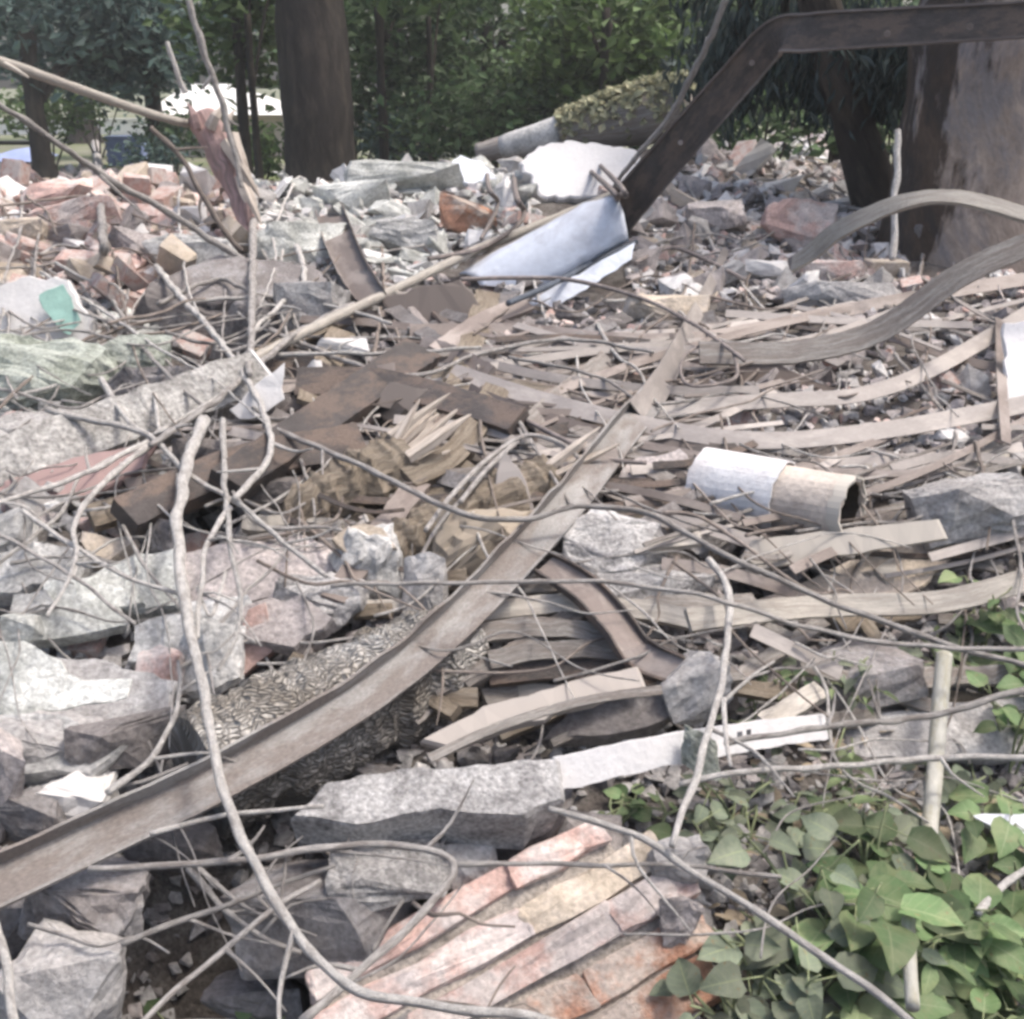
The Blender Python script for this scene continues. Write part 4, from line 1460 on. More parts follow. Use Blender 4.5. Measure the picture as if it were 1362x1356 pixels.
def weathered_post():
    dA, dB = TD(20, 625) - 0.16, TD(345, 505) - 0.3
    A, B = P(-60, 655, dA), P(346, 510, dB)
    o = empty('weathered_post', (A + B) / 2, 'thick weathered grey post with a white sawn end at left middle', 'post')
    w = 66 * dB / F
    v, f, u = bar([(A, w * .95), (A.lerp(B, .5), w), (B, w)], w * 0.9, Vector((0.2, -0.6, 0.75)), 0.02, 0.06)
    v2 = [p + Vector((noise.noise(p * 14), noise.noise(p * 14 + Vector((9, 0, 0))), noise.noise(p * 14 + Vector((0, 9, 0))))) * 0.012 for p in v]
    build('shaft', v2, f, 'wood_weathered', o, False, u)
    ax = (B - A).normalized()
    v, f, u = bar([(B, w * 1.02), (B + ax * 0.012, w * 1.0)], w * 0.92, Vector((0.2, -0.6, 0.75)), 0.02, 0.05)
    build('sawn_end', v, f, 'plaster_white', o)


weathered_post()
slab([(305, 546), (340, 512), (379, 482), (379, 531), (349, 553), (318, 558)], 'paint_white', 'white panel piece beside the end of the weathered post', 'board', 'white_board', lift=0.36, thick=0.02, n=(0.3, -0.9, 0.3))
o = branch([(290, 505), (400, 445), (520, 388), (640, 330), (740, 290), (835, 250)], 15, 'long straight pale pole running up to the blue sheet', 'wood_pale', 'pole', 'wood_pole', lift=0.42, w1=11, knots=0.02, sides=9)
branch([(200, 592), (270, 545), (330, 498), (400, 440), (470, 405)], 9, 'thin grey stick lying on the weathered post', 'twig_grey', 'stick', 'stick', lift=0.45)
# bamboo pole at upper left
branch([(-60, 66), (0, 82), (130, 128), (200, 152), (252, 166)], 15, 'pale bamboo pole reaching in from the upper left edge', 'wood_pale', 'pole', 'wood_pole', depths=[5.4, 6.9], w1=11, knots=0.02)


def split_post():
    """splintered timber with a reddish head leaning left of the dark trunk"""
    D = 6.9
    b0, b1 = P(338, 330, D - 0.1), P(268, 155, D)
    o = empty('splintered_post', b0, 'upright splintered pinkish timber post near the upper left', 'post')
    w = D / F
    v, f, u = tube([(b0, 12 * w), (P(318, 255, D), 17 * w), (P(292, 200, D), 22 * w), (b1, 20 * w)], 10, 0.03, 0.25)
    build('shaft', v, f, 'wood_red', o, False, u)
    rr = random.Random(9)
    for (a, b, r, m) in [((300, 190), (345, 262), 7, 'wood_splinter'), ((310, 180), (335, 250), 6, 'wood_splinter'), ((280, 170), (298, 140), 6, 'wood_splinter'), ((262, 170), (250, 138), 6, 'wood_red'), ((300, 175), (312, 146), 4, 'wood_splinter'), ((318, 235), (348, 300), 6, 'wood_splinter'), ((325, 250), (330, 310), 5, 'wood_red')]:
        d = D - 0.1
        v, f, u = tube([(P(*a, d), r * w * 1.35), (P((a[0] + b[0]) / 2 + rr.uniform(-3, 3), (a[1] + b[1]) / 2, d - 0.03), r * w * 1.15), (P(*b, d), r * w * 0.15)], 5, 0.03, 0.2)
        build('splinter', v, f, m, o, False, u)


split_post()


def broken_trunk(ax0, ax1, r0, r1, lift0, lift1, label, splints, m='wood_brown', seed=1):
    rr = random.Random(seed)
    d0, d1 = TD(*ax0) - lift0, TD(*ax1) - lift1
    A, B = P(*ax0, d0), P(*ax1, d1)
    o = empty('broken_trunk', (A + B) / 2, label, 'log')
    v, f, u = tube([(A - (B - A) * 0.25 - Vector((0, 0, .05)), r0 * d0 / F * 0.5), (A, r0 * d0 / F * 0.85), (A.lerp(B, .5), (r0 * d0 + r1 * d1) / 2 / F), (B, r1 * d1 / F * 0.9), (B + (B - A) * 0.04, r1 * d1 / F * 0.5)], 30, 0.012, 0.3)
    ax = (B - A).normalized()
    v2 = []
    for p in v:
        c = A + ax * (p - A).dot(ax)
        e = p - c
        q = Vector((e.x * 1, e.y * 1, e.z * 1)) * 42 + ax * (p - A).dot(ax) * 5 + Vector((seed, 0, 0))
        v2.append(p + (e.normalized() if e.length > 1e-5 else e) * 0.016 * (noise.noise(q) + .6 * noise.noise(q * 2.2)))
    build('trunk', v2, f, m, o, False, u)
    vv = Vector((0.2, -0.6, 0.7))
    s = ax.cross(vv).normalized()
    t_ = s.cross(ax)
    for k in range(splints):
        a = rr.uniform(0, 6.28)
        k_ = rr.uniform(0.2, 0.95)
        c = B - ax * 0.03 + (s * math.cos(a) + t_ * math.sin(a)) * r1 * d1 / F * k_
        L = rr.uniform(0.1, 0.24)
        tip = c + ax * L + (s * math.cos(a) + t_ * math.sin(a)) * rr.uniform(0, .05) + Vector((rr.uniform(-.02, .02), 0, rr.uniform(0, .06)))
        wd = rr.uniform(0.012, 0.022)
        v, f, u = tube([(c, wd), (c.lerp(tip, .55), wd * .85), (tip, wd * .12)], 5, 0.02, 0.25)
        build('splinter', v, f, 'wood_splinter', o, False, u)


broken_trunk((415, 672), (535, 612), 36, 42, 0.12, 0.25, 'yellowish brown trunk ending in a crown of pale splinters', 14, seed=2)
broken_trunk((520, 735), (735, 640), 40, 34, 0.05, 0.15, 'mossy brown split log behind the rusty beam', 7, seed=4)
boulder(640, 730, 130, 90, 'wood_brown', 'brown rotten wood lump left of the rusty beam', 'wood', 'rotten_wood', lift=0.06, amp=.1)
# fibrous rotten wood layers under the beam on the right side
for k, (pts, w, lab, m) in enumerate([
    ([(640, 845), (720, 835), (820, 850), (880, 880)], 26, 'split grey wood layer under the beam, uppermost', 'wood_grey'),
    ([(650, 880), (740, 865), (840, 872), (930, 900)], 24, 'split brownish wood layer above the dark gap', 'wood_grey'),
    ([(640, 815), (740, 805), (860, 812), (930, 830)], 26, 'pale grey board piece right of the beam', 'wood_pale'),
    ([(650, 785), (760, 778), (850, 790)], 20, 'grey wood piece beside the taut horizontal twig', 'wood_grey'),
]):
    strip(pts, w, lab, m, 'wood', 'wood_plank', lift=0.14 - k * 0.01, thick=0.03, rough=0.3)


def pipe():
    dL = TD(985, 650) - 0.10
    dR = dL - 0.25
    A, B = P(940, 648, dL), P(1132, 680, dR)
    ax = (B - A).normalized()
    o = empty('concrete_pipe', (A + B) / 2, 'short tan pipe with a white wrapped end and dark open mouth', 'pipe')
    r = 49 * dL / F

    def ring(rad, t0, t1, m, name, thick, k0=1, k1=1):
        a, b = A + (B - A) * t0, A + (B - A) * t1
        s = ax.cross(Vector((0, 0, 1))).normalized()
        u_ = s.cross(ax)
        N = 36
        vs = []
        for (c, rr_) in ((a, rad * k0), (b, rad * k1), (b, rad * k1 - thick), (a, rad * k0 - thick)):
            for j in range(N):
                an = 2 * math.pi * j / N
                jit = 1 + 0.025 * noise.noise(Vector((math.cos(an) * 2, math.sin(an) * 2, rad * 40)))
                e = 0.012 * noise.noise(Vector((math.cos(an) * 3, math.sin(an) * 3, t0 * 9 + t1)))
                vs.append(c + (s * math.cos(an) + u_ * math.sin(an)) * rr_ * jit + ax * e)
        fs = []
        for k in range(4):
            for j in range(N):
                l = (j + 1) % N
                fs.append((k * N + j, k * N + l, ((k + 1) % 4) * N + l, ((k + 1) % 4) * N + j))
        return build(name, vs, fs, m, o, False)
    ring(r * .95, 0.0, 1.0, 'pipe_tan', 'barrel', r * 0.12, 1, .92)
    ring(r * 1.02, -0.03, 0.56, 'pipe_white', 'wrapping', 0.006, 1.04, 1.0)
    ring(r * .90, 0.93, 1.01, 'wood_pale', 'rim', r * 0.07)
    ring(r * .835, 0.3, 0.985, 'pipe_shade', 'shade_lining', 0.004, 1, .93)  # dark inner sleeve paints the shade behind the mouth
    p = [A + (B - A) * 0.30]
    vs = []
    s = ax.cross(Vector((0, 0, 1))).normalized()
    u_ = s.cross(ax)
    for j in range(24):
        an = 2 * math.pi * j / 24
        vs.append(p[0] + (s * math.cos(an) + u_ * math.sin(an)) * r * 0.9)
    build('shade_plug', vs, [tuple(range(24))], 'pipe_shade', o)  # dark disc across the bore, shade put into its colour


pipe()

# ------------------------------------------------------------------ steel


def channel(pts, name, label, cat, lift, face, webm, edgem, fl=0.22, thick=0.006, depths=None, group=None, far=None):
    tr = trace([(p[0], p[1]) for p in pts], lift, depths)
    q = [(c, p[2] * d / F) for (c, d), p in zip(tr, pts)]
    o = empty(name, sum((c for c, d in tr), Vector()) / len(tr), label, cat, group)
    f_ = Vector(face)
    v, f, u = bar(q, thick, f_, 0.03, 0.05)
    build('web', v, f, webm, o, False, u)
    for s in (-1, 1):
        qq = spline(q, 0.03)

        def prof(i, w):
            k = s * w / 2 * (1 + 0.03 * noise.noise(Vector((i * .4, s * 9, 0))))
            h = w * (fl if s > 0 or far is None else far) * (1 + 0.35 * noise.noise(Vector((i * 0.3, s * 5, 3))))
            return [(k - thick / 2 * s, -thick / 2), (k + thick / 2 * s, -thick / 2), (k + thick / 2 * s, h), (k - thick / 2 * s, h)][::s]
        v, f, u = sweep(qq, prof, f_)
        build('flange', v, f, edgem, o, False, u)
    return o


channel([(-70, 1212, 62), (0, 1178, 60), (150, 1108, 57), (300, 1036, 54), (480, 932, 50), (600, 836, 48), (700, 733, 46), (770, 654, 43), (830, 577, 38), (865, 536, 33)], 'steel_channel', 'long rusty grey channel beam crossing the heap diagonally', 'beam', 0.26, (0.16, -0.42, 0.9), 'beam_rust', 'beam_rust', fl=0.07, far=0.5)
strip([(850, 552), (885, 500), (925, 420), (966, 332)], 46, 'pale tapering blade that continues the diagonal beam upward', 'steel_pale', 'metal strip', 'steel_strip', lift=0.3, w1=9, face=(0.3, -0.85, 0.4))
channel([(800, 318, 50), (835, 272, 48), (900, 196, 47), (980, 105, 46), (1030, 52, 46), (1075, 44, 47), (1180, 37, 46), (1362, 27, 44), (1560, 16, 42)], 'bent_beam', 'dark bent steel beam rising from the heap to the right edge', 'beam', 0, (-0.15, -0.95, 0.2), 'steel_dark', 'steel_brown', fl=0.1, thick=0.012, depths=[7.0, 6.7, 6.4, 6.1, 5.9, 5.7, 5.5, 5.2, 5.0])
for o_ in [x for x in bpy.data.objects if x.name == 'bent_beam']:
    for (px, py, d) in [(1055, 42, 5.83), (1070, 58, 5.8), (1180, 45, 5.45), (1290, 36, 5.22), (905, 190, 6.36), (1000, 84, 5.98)]:
        c = P(px, py, d)
        v, f, u = tube([(c, 0.016), (c - (c - CAM).normalized() * 0.035, 0.015)], 6, 0.1, 0.0)
        build('bolt', v, f, 'steel_brown', o_, False, u)
channel([(440, 285, 36), (452, 320, 40), (470, 360, 40), (496, 400, 38)], 'steel_stub', 'short dark curved steel stub standing left of the blue sheet', 'beam', 0.35, (0.1, -0.9, 0.3), 'steel_brown', 'steel_brown', fl=0.3)

# pale blue sheet
def blue_sheet():
    d = TD(720, 340) - 0.45
    C = P(720, 335, d)
    o = empty('metal_sheet', C, 'pale blue bent metal sheet resting at the foot of the dark beam', 'metal sheet')
    top = [(612, 366), (655, 338), (720, 304), (775, 274), (812, 262)]
    bot = [(655, 412), (700, 396), (750, 368), (800, 338), (836, 318)]
    vs, fs, uv = [], [], []
    nu, nv = 24, 10
    tp = [(P(x, y, d + 0.12 - 0.05 * i), 0) for i, (x, y) in enumerate(top)]
    bt = [(P(x, y, d - 0.10 - 0.05 * i), 0) for i, (x, y) in enumerate(bot)]

    def along(q, t):
        k = t * (len(q) - 1)
        i = min(int(k), len(q) - 2)
        return q[i][0].lerp(q[i + 1][0], k - i)
    for i in range(nu + 1):
        for j in range(nv + 1):
            a, b = along(tp, i / nu), along(bt, i / nu)
            p = a.lerp(b, j / nv) + Vector((0, -0.5, 0.8)) * 0.09 * math.sin(math.pi * j / nv) + Vector((0, 0, 1)) * 0.012 * noise.noise(Vector((i * .3, j * .5, 1)))
            vs.append(p)
    for i in range(nu):
        for j in range(nv):
            fs.append((i * (nv + 1) + j, (i + 1) * (nv + 1) + j, (i + 1) * (nv + 1) + j + 1, i * (nv + 1) + j + 1))
    sh = build('panel', vs, fs, 'sheet_blue', o, True)
    md = sh.modifiers.new('thickness', 'SOLIDIFY')
    md.thickness = 0.008
    v, f, u = tube([(p[0], 0.012) for p in bt], 6, 0.04, 0.1)
    build('lower_edge', v, f, 'sheet_edge', o, True, u)
    v, f, u = tube([(p[0], 0.01) for p in tp], 6, 0.04, 0.1)
    build('upper_edge', v, f, 'beam_edge', o, True, u)


blue_sheet()
slab([(700, 402), (760, 368), (845, 322), (840, 345), (780, 385), (735, 410)], 'sheet_blue', 'narrow bluish metal flap under the pale blue sheet', 'metal sheet', 'metal_flap', lift=0.42, thick=0.01, n=(0, -0.8, 0.6))
branch([(676, 404), (740, 376), (800, 344), (846, 322)], 9, 'dark pipe edge below the narrow bluish flap', 'sheet_edge', 'rod', 'steel_rod', lift=0.48, w1=6, knots=0)
slab([(505, 398), (570, 380), (612, 372), (640, 410), (600, 445), (540, 440)], 'steel_brown', 'brown-grey metal plate at the left end of the blue sheet', 'metal plate', 'steel_plate', lift=0.25, thick=0.008, n=FACE)
slab([(360, 552), (450, 494), (525, 482), (520, 512), (450, 537)], 'steel_brown', 'purple-grey flat plate right of the white panel piece', 'metal plate', 'steel_plate', lift=0.22, thick=0.008, n=FACE)
slab([(500, 540), (520, 508), (600, 524), (682, 538), (690, 565), (600, 560)], 'steel_brown', 'brown flat plate above the splintered trunk', 'metal plate', 'steel_plate', lift=0.2, thick=0.01, n=FACE)
slab([(640, 690), (672, 600), (700, 640), (712, 680)], 'steel_pale', 'grey triangular plate behind the bent double rods', 'metal plate', 'steel_plate', lift=0.24, thick=0.008, n=FACE)
slab([(962, 470), (985, 466), (1050, 492), (1118, 520), (1020, 528), (985, 520)], 'steel_dark', 'dark triangular plate inside the curved strips', 'metal plate', 'steel_plate', lift=0.14, thick=0.01, n=FACE)
slab([(690, 590), (760, 575), (830, 560), (800, 600), (740, 625)], 'steel_dark', 'dark plate in the gap left of the rusty beam', 'metal plate', 'steel_plate', lift=0.06, thick=0.01, n=FACE)

for args in [
    ([(545, 440), (700, 440), (830, 452), (960, 446), (1150, 408), (1362, 372), (1480, 360)], 24, 'dark brown strip running highest across the tangle to the right', 'steel_brown', 0.16),
    ([(930, 470), (1040, 470), (1130, 455), (1190, 428), (1275, 368), (1370, 325), (1460, 300)], 32, 'widest curved grey strip sweeping up to the right edge', 'wood_grey', 0.26, [4.35, 4.35, 4.3, 4.2, 4.1]),
    ([(1055, 352), (1080, 335), (1120, 304), (1200, 270), (1270, 263), (1362, 286), (1450, 320)], 24, 'arched pale strip crossing in front of the huge trunk', 'wood_pale', 0.5, [5.7, 5.5, 5.2, 4.9, 4.6]),
    ([(860, 548), (930, 540), (1050, 532), (1150, 524), (1250, 486), (1370, 415)], 26, 'pale strip curving up under the widest curved strip', 'steel_pale', 0.2),
    ([(600, 494), (720, 532), (860, 566), (1000, 586), (1150, 576), (1330, 545), (1440, 520)], 30, 'long sagging pale strip just above the white pipe', 'steel_pale', 0.22),
    ([(590, 520), (700, 548), (800, 575), (900, 590), (960, 598)], 18, 'brown strip sagging under the long pale strip', 'steel_brown', 0.16),
    ([(600, 470), (700, 496), (800, 512), (900, 520), (1010, 520)], 17, 'narrow pinkish strip in the middle of the tangle', 'steel_pale', 0.22),
    ([(560, 455), (660, 466), (780, 470), (880, 480), (960, 500)], 16, 'thin dark strip behind the narrow pinkish strip', 'steel_brown', 0.12),
    ([(400, 425), (500, 430), (620, 446), (760, 462)], 14, 'thin brown strip at the left end of the tangle', 'steel_brown', 0.14),
    ([(1010, 640), (1130, 620), (1250, 612), (1362, 600)], 30, 'grey flat strip behind the white pipe', 'steel_pale', 0.08),
    ([(1150, 690), (1250, 668), (1362, 640)], 26, 'grey lath running right from the pipe mouth', 'wood_grey', 0.14),
    ([(760, 640), (830, 650), (900, 665), (985, 690)], 14, 'thin strip from the rusty beam to the white pipe', 'steel_brown', 0.2),
    ([(860, 690), (930, 700), (1010, 725)], 24, 'pinkish flat strip in front of the white pipe', 'steel_pale', 0.16),
    ([(880, 750), (960, 760), (1060, 790)], 20, 'brown strip under the pale plank', 'steel_brown', 0.12),
    ([(1000, 838), (1050, 862), (1118, 896)], 24, 'pale pointed strip slanting down below the yellowish plank', 'steel_pale', 0.2),
]:
    if len(args) > 5:
        strip(args[0], args[1], args[2], args[3], 'bent strip', 'bent_lath', depths=args[5], thick=0.02, face=(0.1, -0.8, 0.6), rough=0.08)
        continue
    strip(args[0], args[1] * 0.82, args[2], args[3], lift=args[4], rough=0.035)
slab([(985, 742), (1000, 718), (1130, 702), (1250, 690), (1262, 716), (1130, 738), (1010, 758)], 'wood_pale', 'pale flat plank below the white pipe', 'plank', 'wood_plank', lift=0.26, thick=0.02, n=(0, -0.8, 0.6), jag=.006)
strip([(915, 826), (1010, 814), (1110, 806), (1240, 802), (1330, 782), (1400, 760)], 30, 'long yellowish plank curving to the right edge', 'wood_pale', 'plank', 'wood_plank', lift=0.24, thick=0.014)
o = channel([(725, 752, 34), (775, 785, 44), (815, 830, 48), (850, 872, 46), (905, 893, 36)], 'curved_beam', 'dark brown curved beam bending down right of the rusty beam', 'beam', 0.22, (0.35, -0.8, 0.5), 'steel_brown', 'steel_dark', fl=0.25)

# long dark beams at centre left
for pts, w, th, m, lab, lift in [
    ([(300, 648), (430, 560), (560, 470)], 54, 0.06, 'steel_dark', 'long dark beam slanting up right of the weathered post', 0.3),
    ([(165, 690), (320, 622), (480, 590)], 52, 0.06, 'steel_dark', 'dark brown beam behind the twig crossing', 0.24),
    ([(395, 510), (520, 515), (690, 562)], 42, 0.04, 'steel_dark', 'dark beam sloping down toward the double rods', 0.3),
    ([(540, 640), (610, 600), (660, 520)], 34, 0.04, 'wood_brown', 'dark brown post end rising beside the splintered trunk', 0.2),
    ([(120, 690), (230, 662), (330, 650)], 34, 0.04, 'wood_brown', 'dark brown plank under the reddish board', 0.1),
    ([(580, 470), (640, 430), (700, 405)], 26, 0.03, 'steel_brown', 'mauve-brown bar just below the blue sheet', 0.22),
    ([(650, 900), (760, 890), (880, 905)], 30, 0.04, 'steel_dark', 'blackish timber in the dark gap above the grey board', 0.06),
]:
    strip(pts, w, lab, m, 'beam', 'dark_beam', lift=lift, thick=th, face=(0.1, -0.7, 0.7), rough=0.1)
# random thin strips of the tangle
rr = random.Random(77)
n_ = 0
while n_ < 120:
    x, y = rr.uniform(330, 1420), rr.uniform(415, 730)
    if x < 560 and y < 560:
        continue
    if x > 1050 and 435 < y < 590 and rr.random() < 0.75:
        continue
    L = rr.uniform(110, 420)
    sl_ = rr.gauss(0.02, 0.16) + (0.1 if x < 700 else -0.12)
    sag = rr.uniform(-18, 26)
    pts = [(x - L / 2, y - sl_ * L / 2), (x - L * .17, y - sl_ * L * .17 + sag), (x + L * .17, y + sl_ * L * .17 + sag), (x + L / 2, y + sl_ * L / 2)]
    m = rr.choice(['steel_brown', 'steel_brown', 'steel_pale', 'steel_pale', 'wood_grey', 'steel_dark'])
    w = lerp(4, 15, rr.random() ** 1.4)
    place = 'in the upper part of the tangle' if y < 560 else 'in the lower part of the tangle'
    col = {'steel_brown': 'brown', 'steel_pale': 'pale grey', 'wood_grey': 'grey', 'steel_dark': 'blackish'}[m]
    nm, ct = ('wood_lath', 'lath') if m == 'wood_grey' else ('steel_strip', 'metal strip')
    wd = 'wooden lath' if m == 'wood_grey' else 'steel strip'
    strip(pts, w, f'thin {col} {wd} lying {place}', m, ct, nm, lift=rr.uniform(0.03, 0.24), w1=w * rr.uniform(.6, 1.1), face=(rr.gauss(0, .15), -0.7, 0.7), group=f'thin {col} {wd}s {place}', rough=0.04)
    n_ += 1
# boards standing at odd angles out of the tangle
for k in range(46):
    x, y = rr.uniform(370, 900), rr.uniform(430, 740)
    L = rr.uniform(70, 210)
    a = rr.choice([rr.gauss(-0.55, .3), rr.gauss(0.5, .3)])
    dx, dy = math.cos(a) * L / 2, math.sin(a) * L / 2
    m = rr.choice(['steel_brown', 'wood_brown', 'wood_grey', 'steel_dark', 'concrete_dark'])
    col = {'wood_grey': 'grey', 'wood_brown': 'brown', 'steel_brown': 'mauve-brown', 'steel_dark': 'blackish', 'concrete_dark': 'slate grey'}[m]
    side = 'left of the splintered trunk' if x < 540 else 'between the splintered trunk and the rusty beam'
    strip([(x - dx, y - dy), (x + dx * .1, y + dy * .1 + rr.uniform(-3, 3)), (x + dx, y + dy)], rr.uniform(12, 38), f'tilted {col} board in the tangle {side}', m, 'board', 'tilted_board', lift=rr.uniform(0.02, 0.2), thick=rr.uniform(.008, .025), face=(rr.gauss(0, .4), -0.8, 0.5), group=f'tilted {col} boards in the tangle {side}', rough=0.2)
# broken planks around the middle
for k in range(60):
    x, y = rr.uniform(350, 1300), rr.uniform(600, 960)
    if 930 < x < 1170 and y < 720:
        continue
    L = rr.uniform(60, 220)
    a = rr.gauss(-0.15, 0.45)
    dx, dy = math.cos(a) * L / 2, math.sin(a) * L / 2
    m = rr.choice(['wood_grey', 'wood_brown', 'wood_grey', 'wood_pale'])
    col = {'wood_grey': 'grey', 'wood_brown': 'brown', 'wood_pale': 'pale'}[m]
    side = 'left of the rusty beam' if x < 700 else 'right of the rusty beam'
    strip([(x - dx, y - dy), (x + dx * .1, y + dy * .1 + rr.uniform(-4, 4)), (x + dx, y + dy)], rr.uniform(10, 34), f'short broken {col} wood piece {side}', m, 'wood', 'wood_fragment', lift=rr.uniform(0.0, 0.12), thick=rr.uniform(.012, .03), face=(rr.gauss(0, .3), -0.6, 0.75), group=f'short broken {col} wood pieces {side}', rough=0.35)

# ------------------------------------------------------------------ branches and twigs (bright bare stems)
BR = [
    ([(268, 560), (243, 640), (236, 740), (254, 850), (276, 950), (300, 1060), (342, 1160), (392, 1240), (462, 1310), (560, 1336), (710, 1354), (800, 1380)], 16, 'thickest bare pale stem curving down the left to the bottom', 'twig_pale', 0.45, 12, ()),
    ([(295, 560), (300, 650), (306, 720), (319, 790), (316, 840), (290, 892)], 9, 'pale twig hanging just right of the thickest stem', 'twig_pale', 0.42, 5, ()),
    ([(306, 676), (276, 720), (268, 790), (262, 850)], 9, 'short pale twig joining the thickest stem from its right', 'twig_pale', 0.42, 6, ()),
    ([(208, 355), (240, 395), (272, 430), (312, 480), (347, 540), (360, 590), (350, 622), (312, 664)], 9, 'pale twig with an elbow ending at the twig crossing', 'twig_pale', 0.48, 9, ()),
    ([(62, 545), (130, 562), (200, 580), (250, 632), (310, 666), (380, 722), (434, 768)], 9, 'pale twig slanting from upper left down to the pale rock', 'twig_pale', 0.4, 6, [([(135, 505), (170, 560), (203, 580)], 10), ([(205, 515), (212, 578)], 8), ([(205, 578), (270, 540), (330, 500)], 7)]),
    ([(-30, 690), (0, 668), (120, 628), (205, 582)], 7, 'thin pale twig across the reddish board', 'twig_pale', 0.38, 8, ()),
    ([(205, 586), (150, 632), (112, 672), (98, 705), (100, 750), (62, 822)], 10, 'crooked pale twig bending down over the blue-grey slab', 'twig_pale', 0.38, 5, ()),
    ([(28, 678), (100, 730), (170, 768), (238, 790)], 7, 'straight pale twig over the blue-grey slab', 'twig_pale', 0.34, 6, ()),
    ([(-30, 700), (0, 712), (80, 756), (180, 830)], 7, 'grey twig slanting in from the left edge', 'twig_grey', 0.3, 5, ()),
    ([(300, 760), (280, 820), (262, 780)], 5, 'tiny forked twig beside the thickest stem', 'twig_pale', 0.4, 4, ()),
    ([(310, 655), (350, 700), (420, 700), (455, 705)], 6, 'grey twig lying on the pinkish slab', 'twig_grey', 0.3, 4, ()),
    ([(440, 780), (540, 776), (640, 775), (780, 774), (870, 782), (960, 800), (1120, 846), (1260, 862), (1420, 862)], 6, 'long taut thin twig running level to the right edge', 'twig_grey', 0.5, 7, ()),
    ([(352, 565), (430, 598), (500, 630), (620, 686), (690, 690), (770, 676), (850, 680), (960, 735), (1090, 795), (1240, 850), (1420, 900)], 8, 'long wavy twig crossing the whole middle to the right edge', 'twig_grey', 0.42, 8, ()),
    ([(118, 1156), (300, 1146), (450, 1126), (565, 1130), (604, 1150), (592, 1182), (540, 1236), (480, 1290), (400, 1362)], 9, 'looping bent twig in front of the dark boulder at the bottom', 'twig_grey', 0.34, 12, [([(440, 1132), (520, 1140), (600, 1152)], 5)]),
    ([(604, 1150), (700, 1149), (800, 1150), (900, 1152), (1040, 1166)], 7, 'straight twig lying across the top of the brick wall piece', 'twig_grey', 0.26, 6, ()),
    ([(730, 1076), (840, 1110), (920, 1160), (1000, 1210), (1100, 1272), (1215, 1362)], 9, 'pale straight twig slanting down through the green plants', 'twig_pale', 0.36, 12, ()),
    ([(905, 1042), (1000, 1026), (1150, 1016), (1250, 1008), (1420, 1008)], 8, 'pale level twig passing in front of the cane, lower one', 'twig_pale', 0.4, 9, ()),
    ([(965, 990), (1100, 966), (1220, 956), (1300, 936), (1420, 900)], 8, 'pale twig passing in front of the cane, upper one', 'twig_grey', 0.4, 10, ()),
    ([(940, 745), (968, 785), (966, 850), (962, 900), (945, 970), (925, 1035), (905, 1090), (895, 1125)], 10, 'upright pale stem crossing the white board', 'twig_pale', 0.4, 10, [([(962, 930), (966, 985), (972, 1020)], 9), ([(955, 940), (1000, 900), (1030, 880)], 6)]),
    ([(185, 1362), (300, 1262), (372, 1205), (428, 1172)], 9, 'grey twig slanting up from the bottom edge left of the stem', 'twig_grey', 0.3, 7, ()),
    ([(160, 1256), (250, 1222), (340, 1190), (445, 1150)], 8, 'long grey twig over the dark hollow at lower left', 'twig_grey', 0.28, 6, ()),
    ([(250, 1155), (300, 1212), (345, 1245), (400, 1268)], 9, 'short arched twig in the dark hollow', 'twig_grey', 0.2, 7, [([(258, 1150), (310, 1195), (350, 1220)], 8)]),
    ([(200, 1112), (300, 1082), (430, 1074)], 8, 'pale twig along the lower side of the rusty beam', 'twig_pale', 0.38, 6, ()),
    ([(142, 1056), (200, 1010), (226, 970), (240, 920), (238, 880)], 10, 'curved pale twig above the rusty beam at left', 'twig_pale', 0.34, 5, ()),
    ([(150, 1046), (190, 1040), (250, 1015)], 6, 'tiny twig just above the rusty beam at left', 'twig_grey', 0.32, 4, ()),
    ([(-6, 1230), (10, 1290), (20, 1370)], 14, 'pale stem in the bottom left corner', 'twig_pale', 0.3, 14, ()),
    ([(395, 330), (405, 375), (372, 408), (330, 445)], 8, 'elbowed pale twig right of the grey upright stem', 'twig_pale', 0.4, 6, ()),
    ([(338, 250), (336, 340), (334, 460), (330, 500)], 11, 'grey upright stem above the weathered post', 'twig_grey', 0.55, 9, ()),
    ([(118, 138), (128, 200), (134, 270), (138, 335)], 11, 'thin vertical stick in front of the brick heap', 'twig_grey', 0.5, 9, ()),
    ([(150, 400), (180, 450), (225, 500), (270, 540)], 6, 'thin tan twig from the white slab toward the weathered post', 'twig_grey', 0.4, 5, ()),
    ([(-20, 560), (80, 470), (150, 440), (215, 425)], 5, 'thin dark twig over the greenish boulder', 'twig_dark', 0.35, 4, ()),
    ([(210, 405), (290, 372), (350, 395), (450, 405)], 7, 'arched grey twig over the dark hollow', 'twig_grey', 0.4, 5, ()),
    ([(240, 405), (340, 395), (440, 408), (520, 430)], 6, 'level pale twig over the dark hollow', 'twig_pale', 0.38, 5, ()),
    ([(370, 472), (450, 470), (520, 470), (640, 462)], 7, 'level pale twig right of the weathered post', 'twig_pale', 0.36, 5, ()),
    ([(360, 440), (420, 465), (540, 500), (640, 470), (760, 452), (870, 470)], 7, 'wavy grey twig at the left end of the tangle', 'twig_grey', 0.3, 5, ()),
    ([(1155, 905), (1170, 960), (1165, 905)], 4, 'thin dry stalk behind the white board end', 'twig_grey', 0.2, 3, ()),
    ([(1300, 1215), (1340, 1175), (1400, 1130)], 12, 'pale stub of twig at the right edge among leaves', 'twig_pale', 0.2, 8, ()),
]
for pts, w, lab, m, lift, w1, tw in BR:
    branch(pts, w, lab, m, lift=lift, w1=w1, twigs=tw)

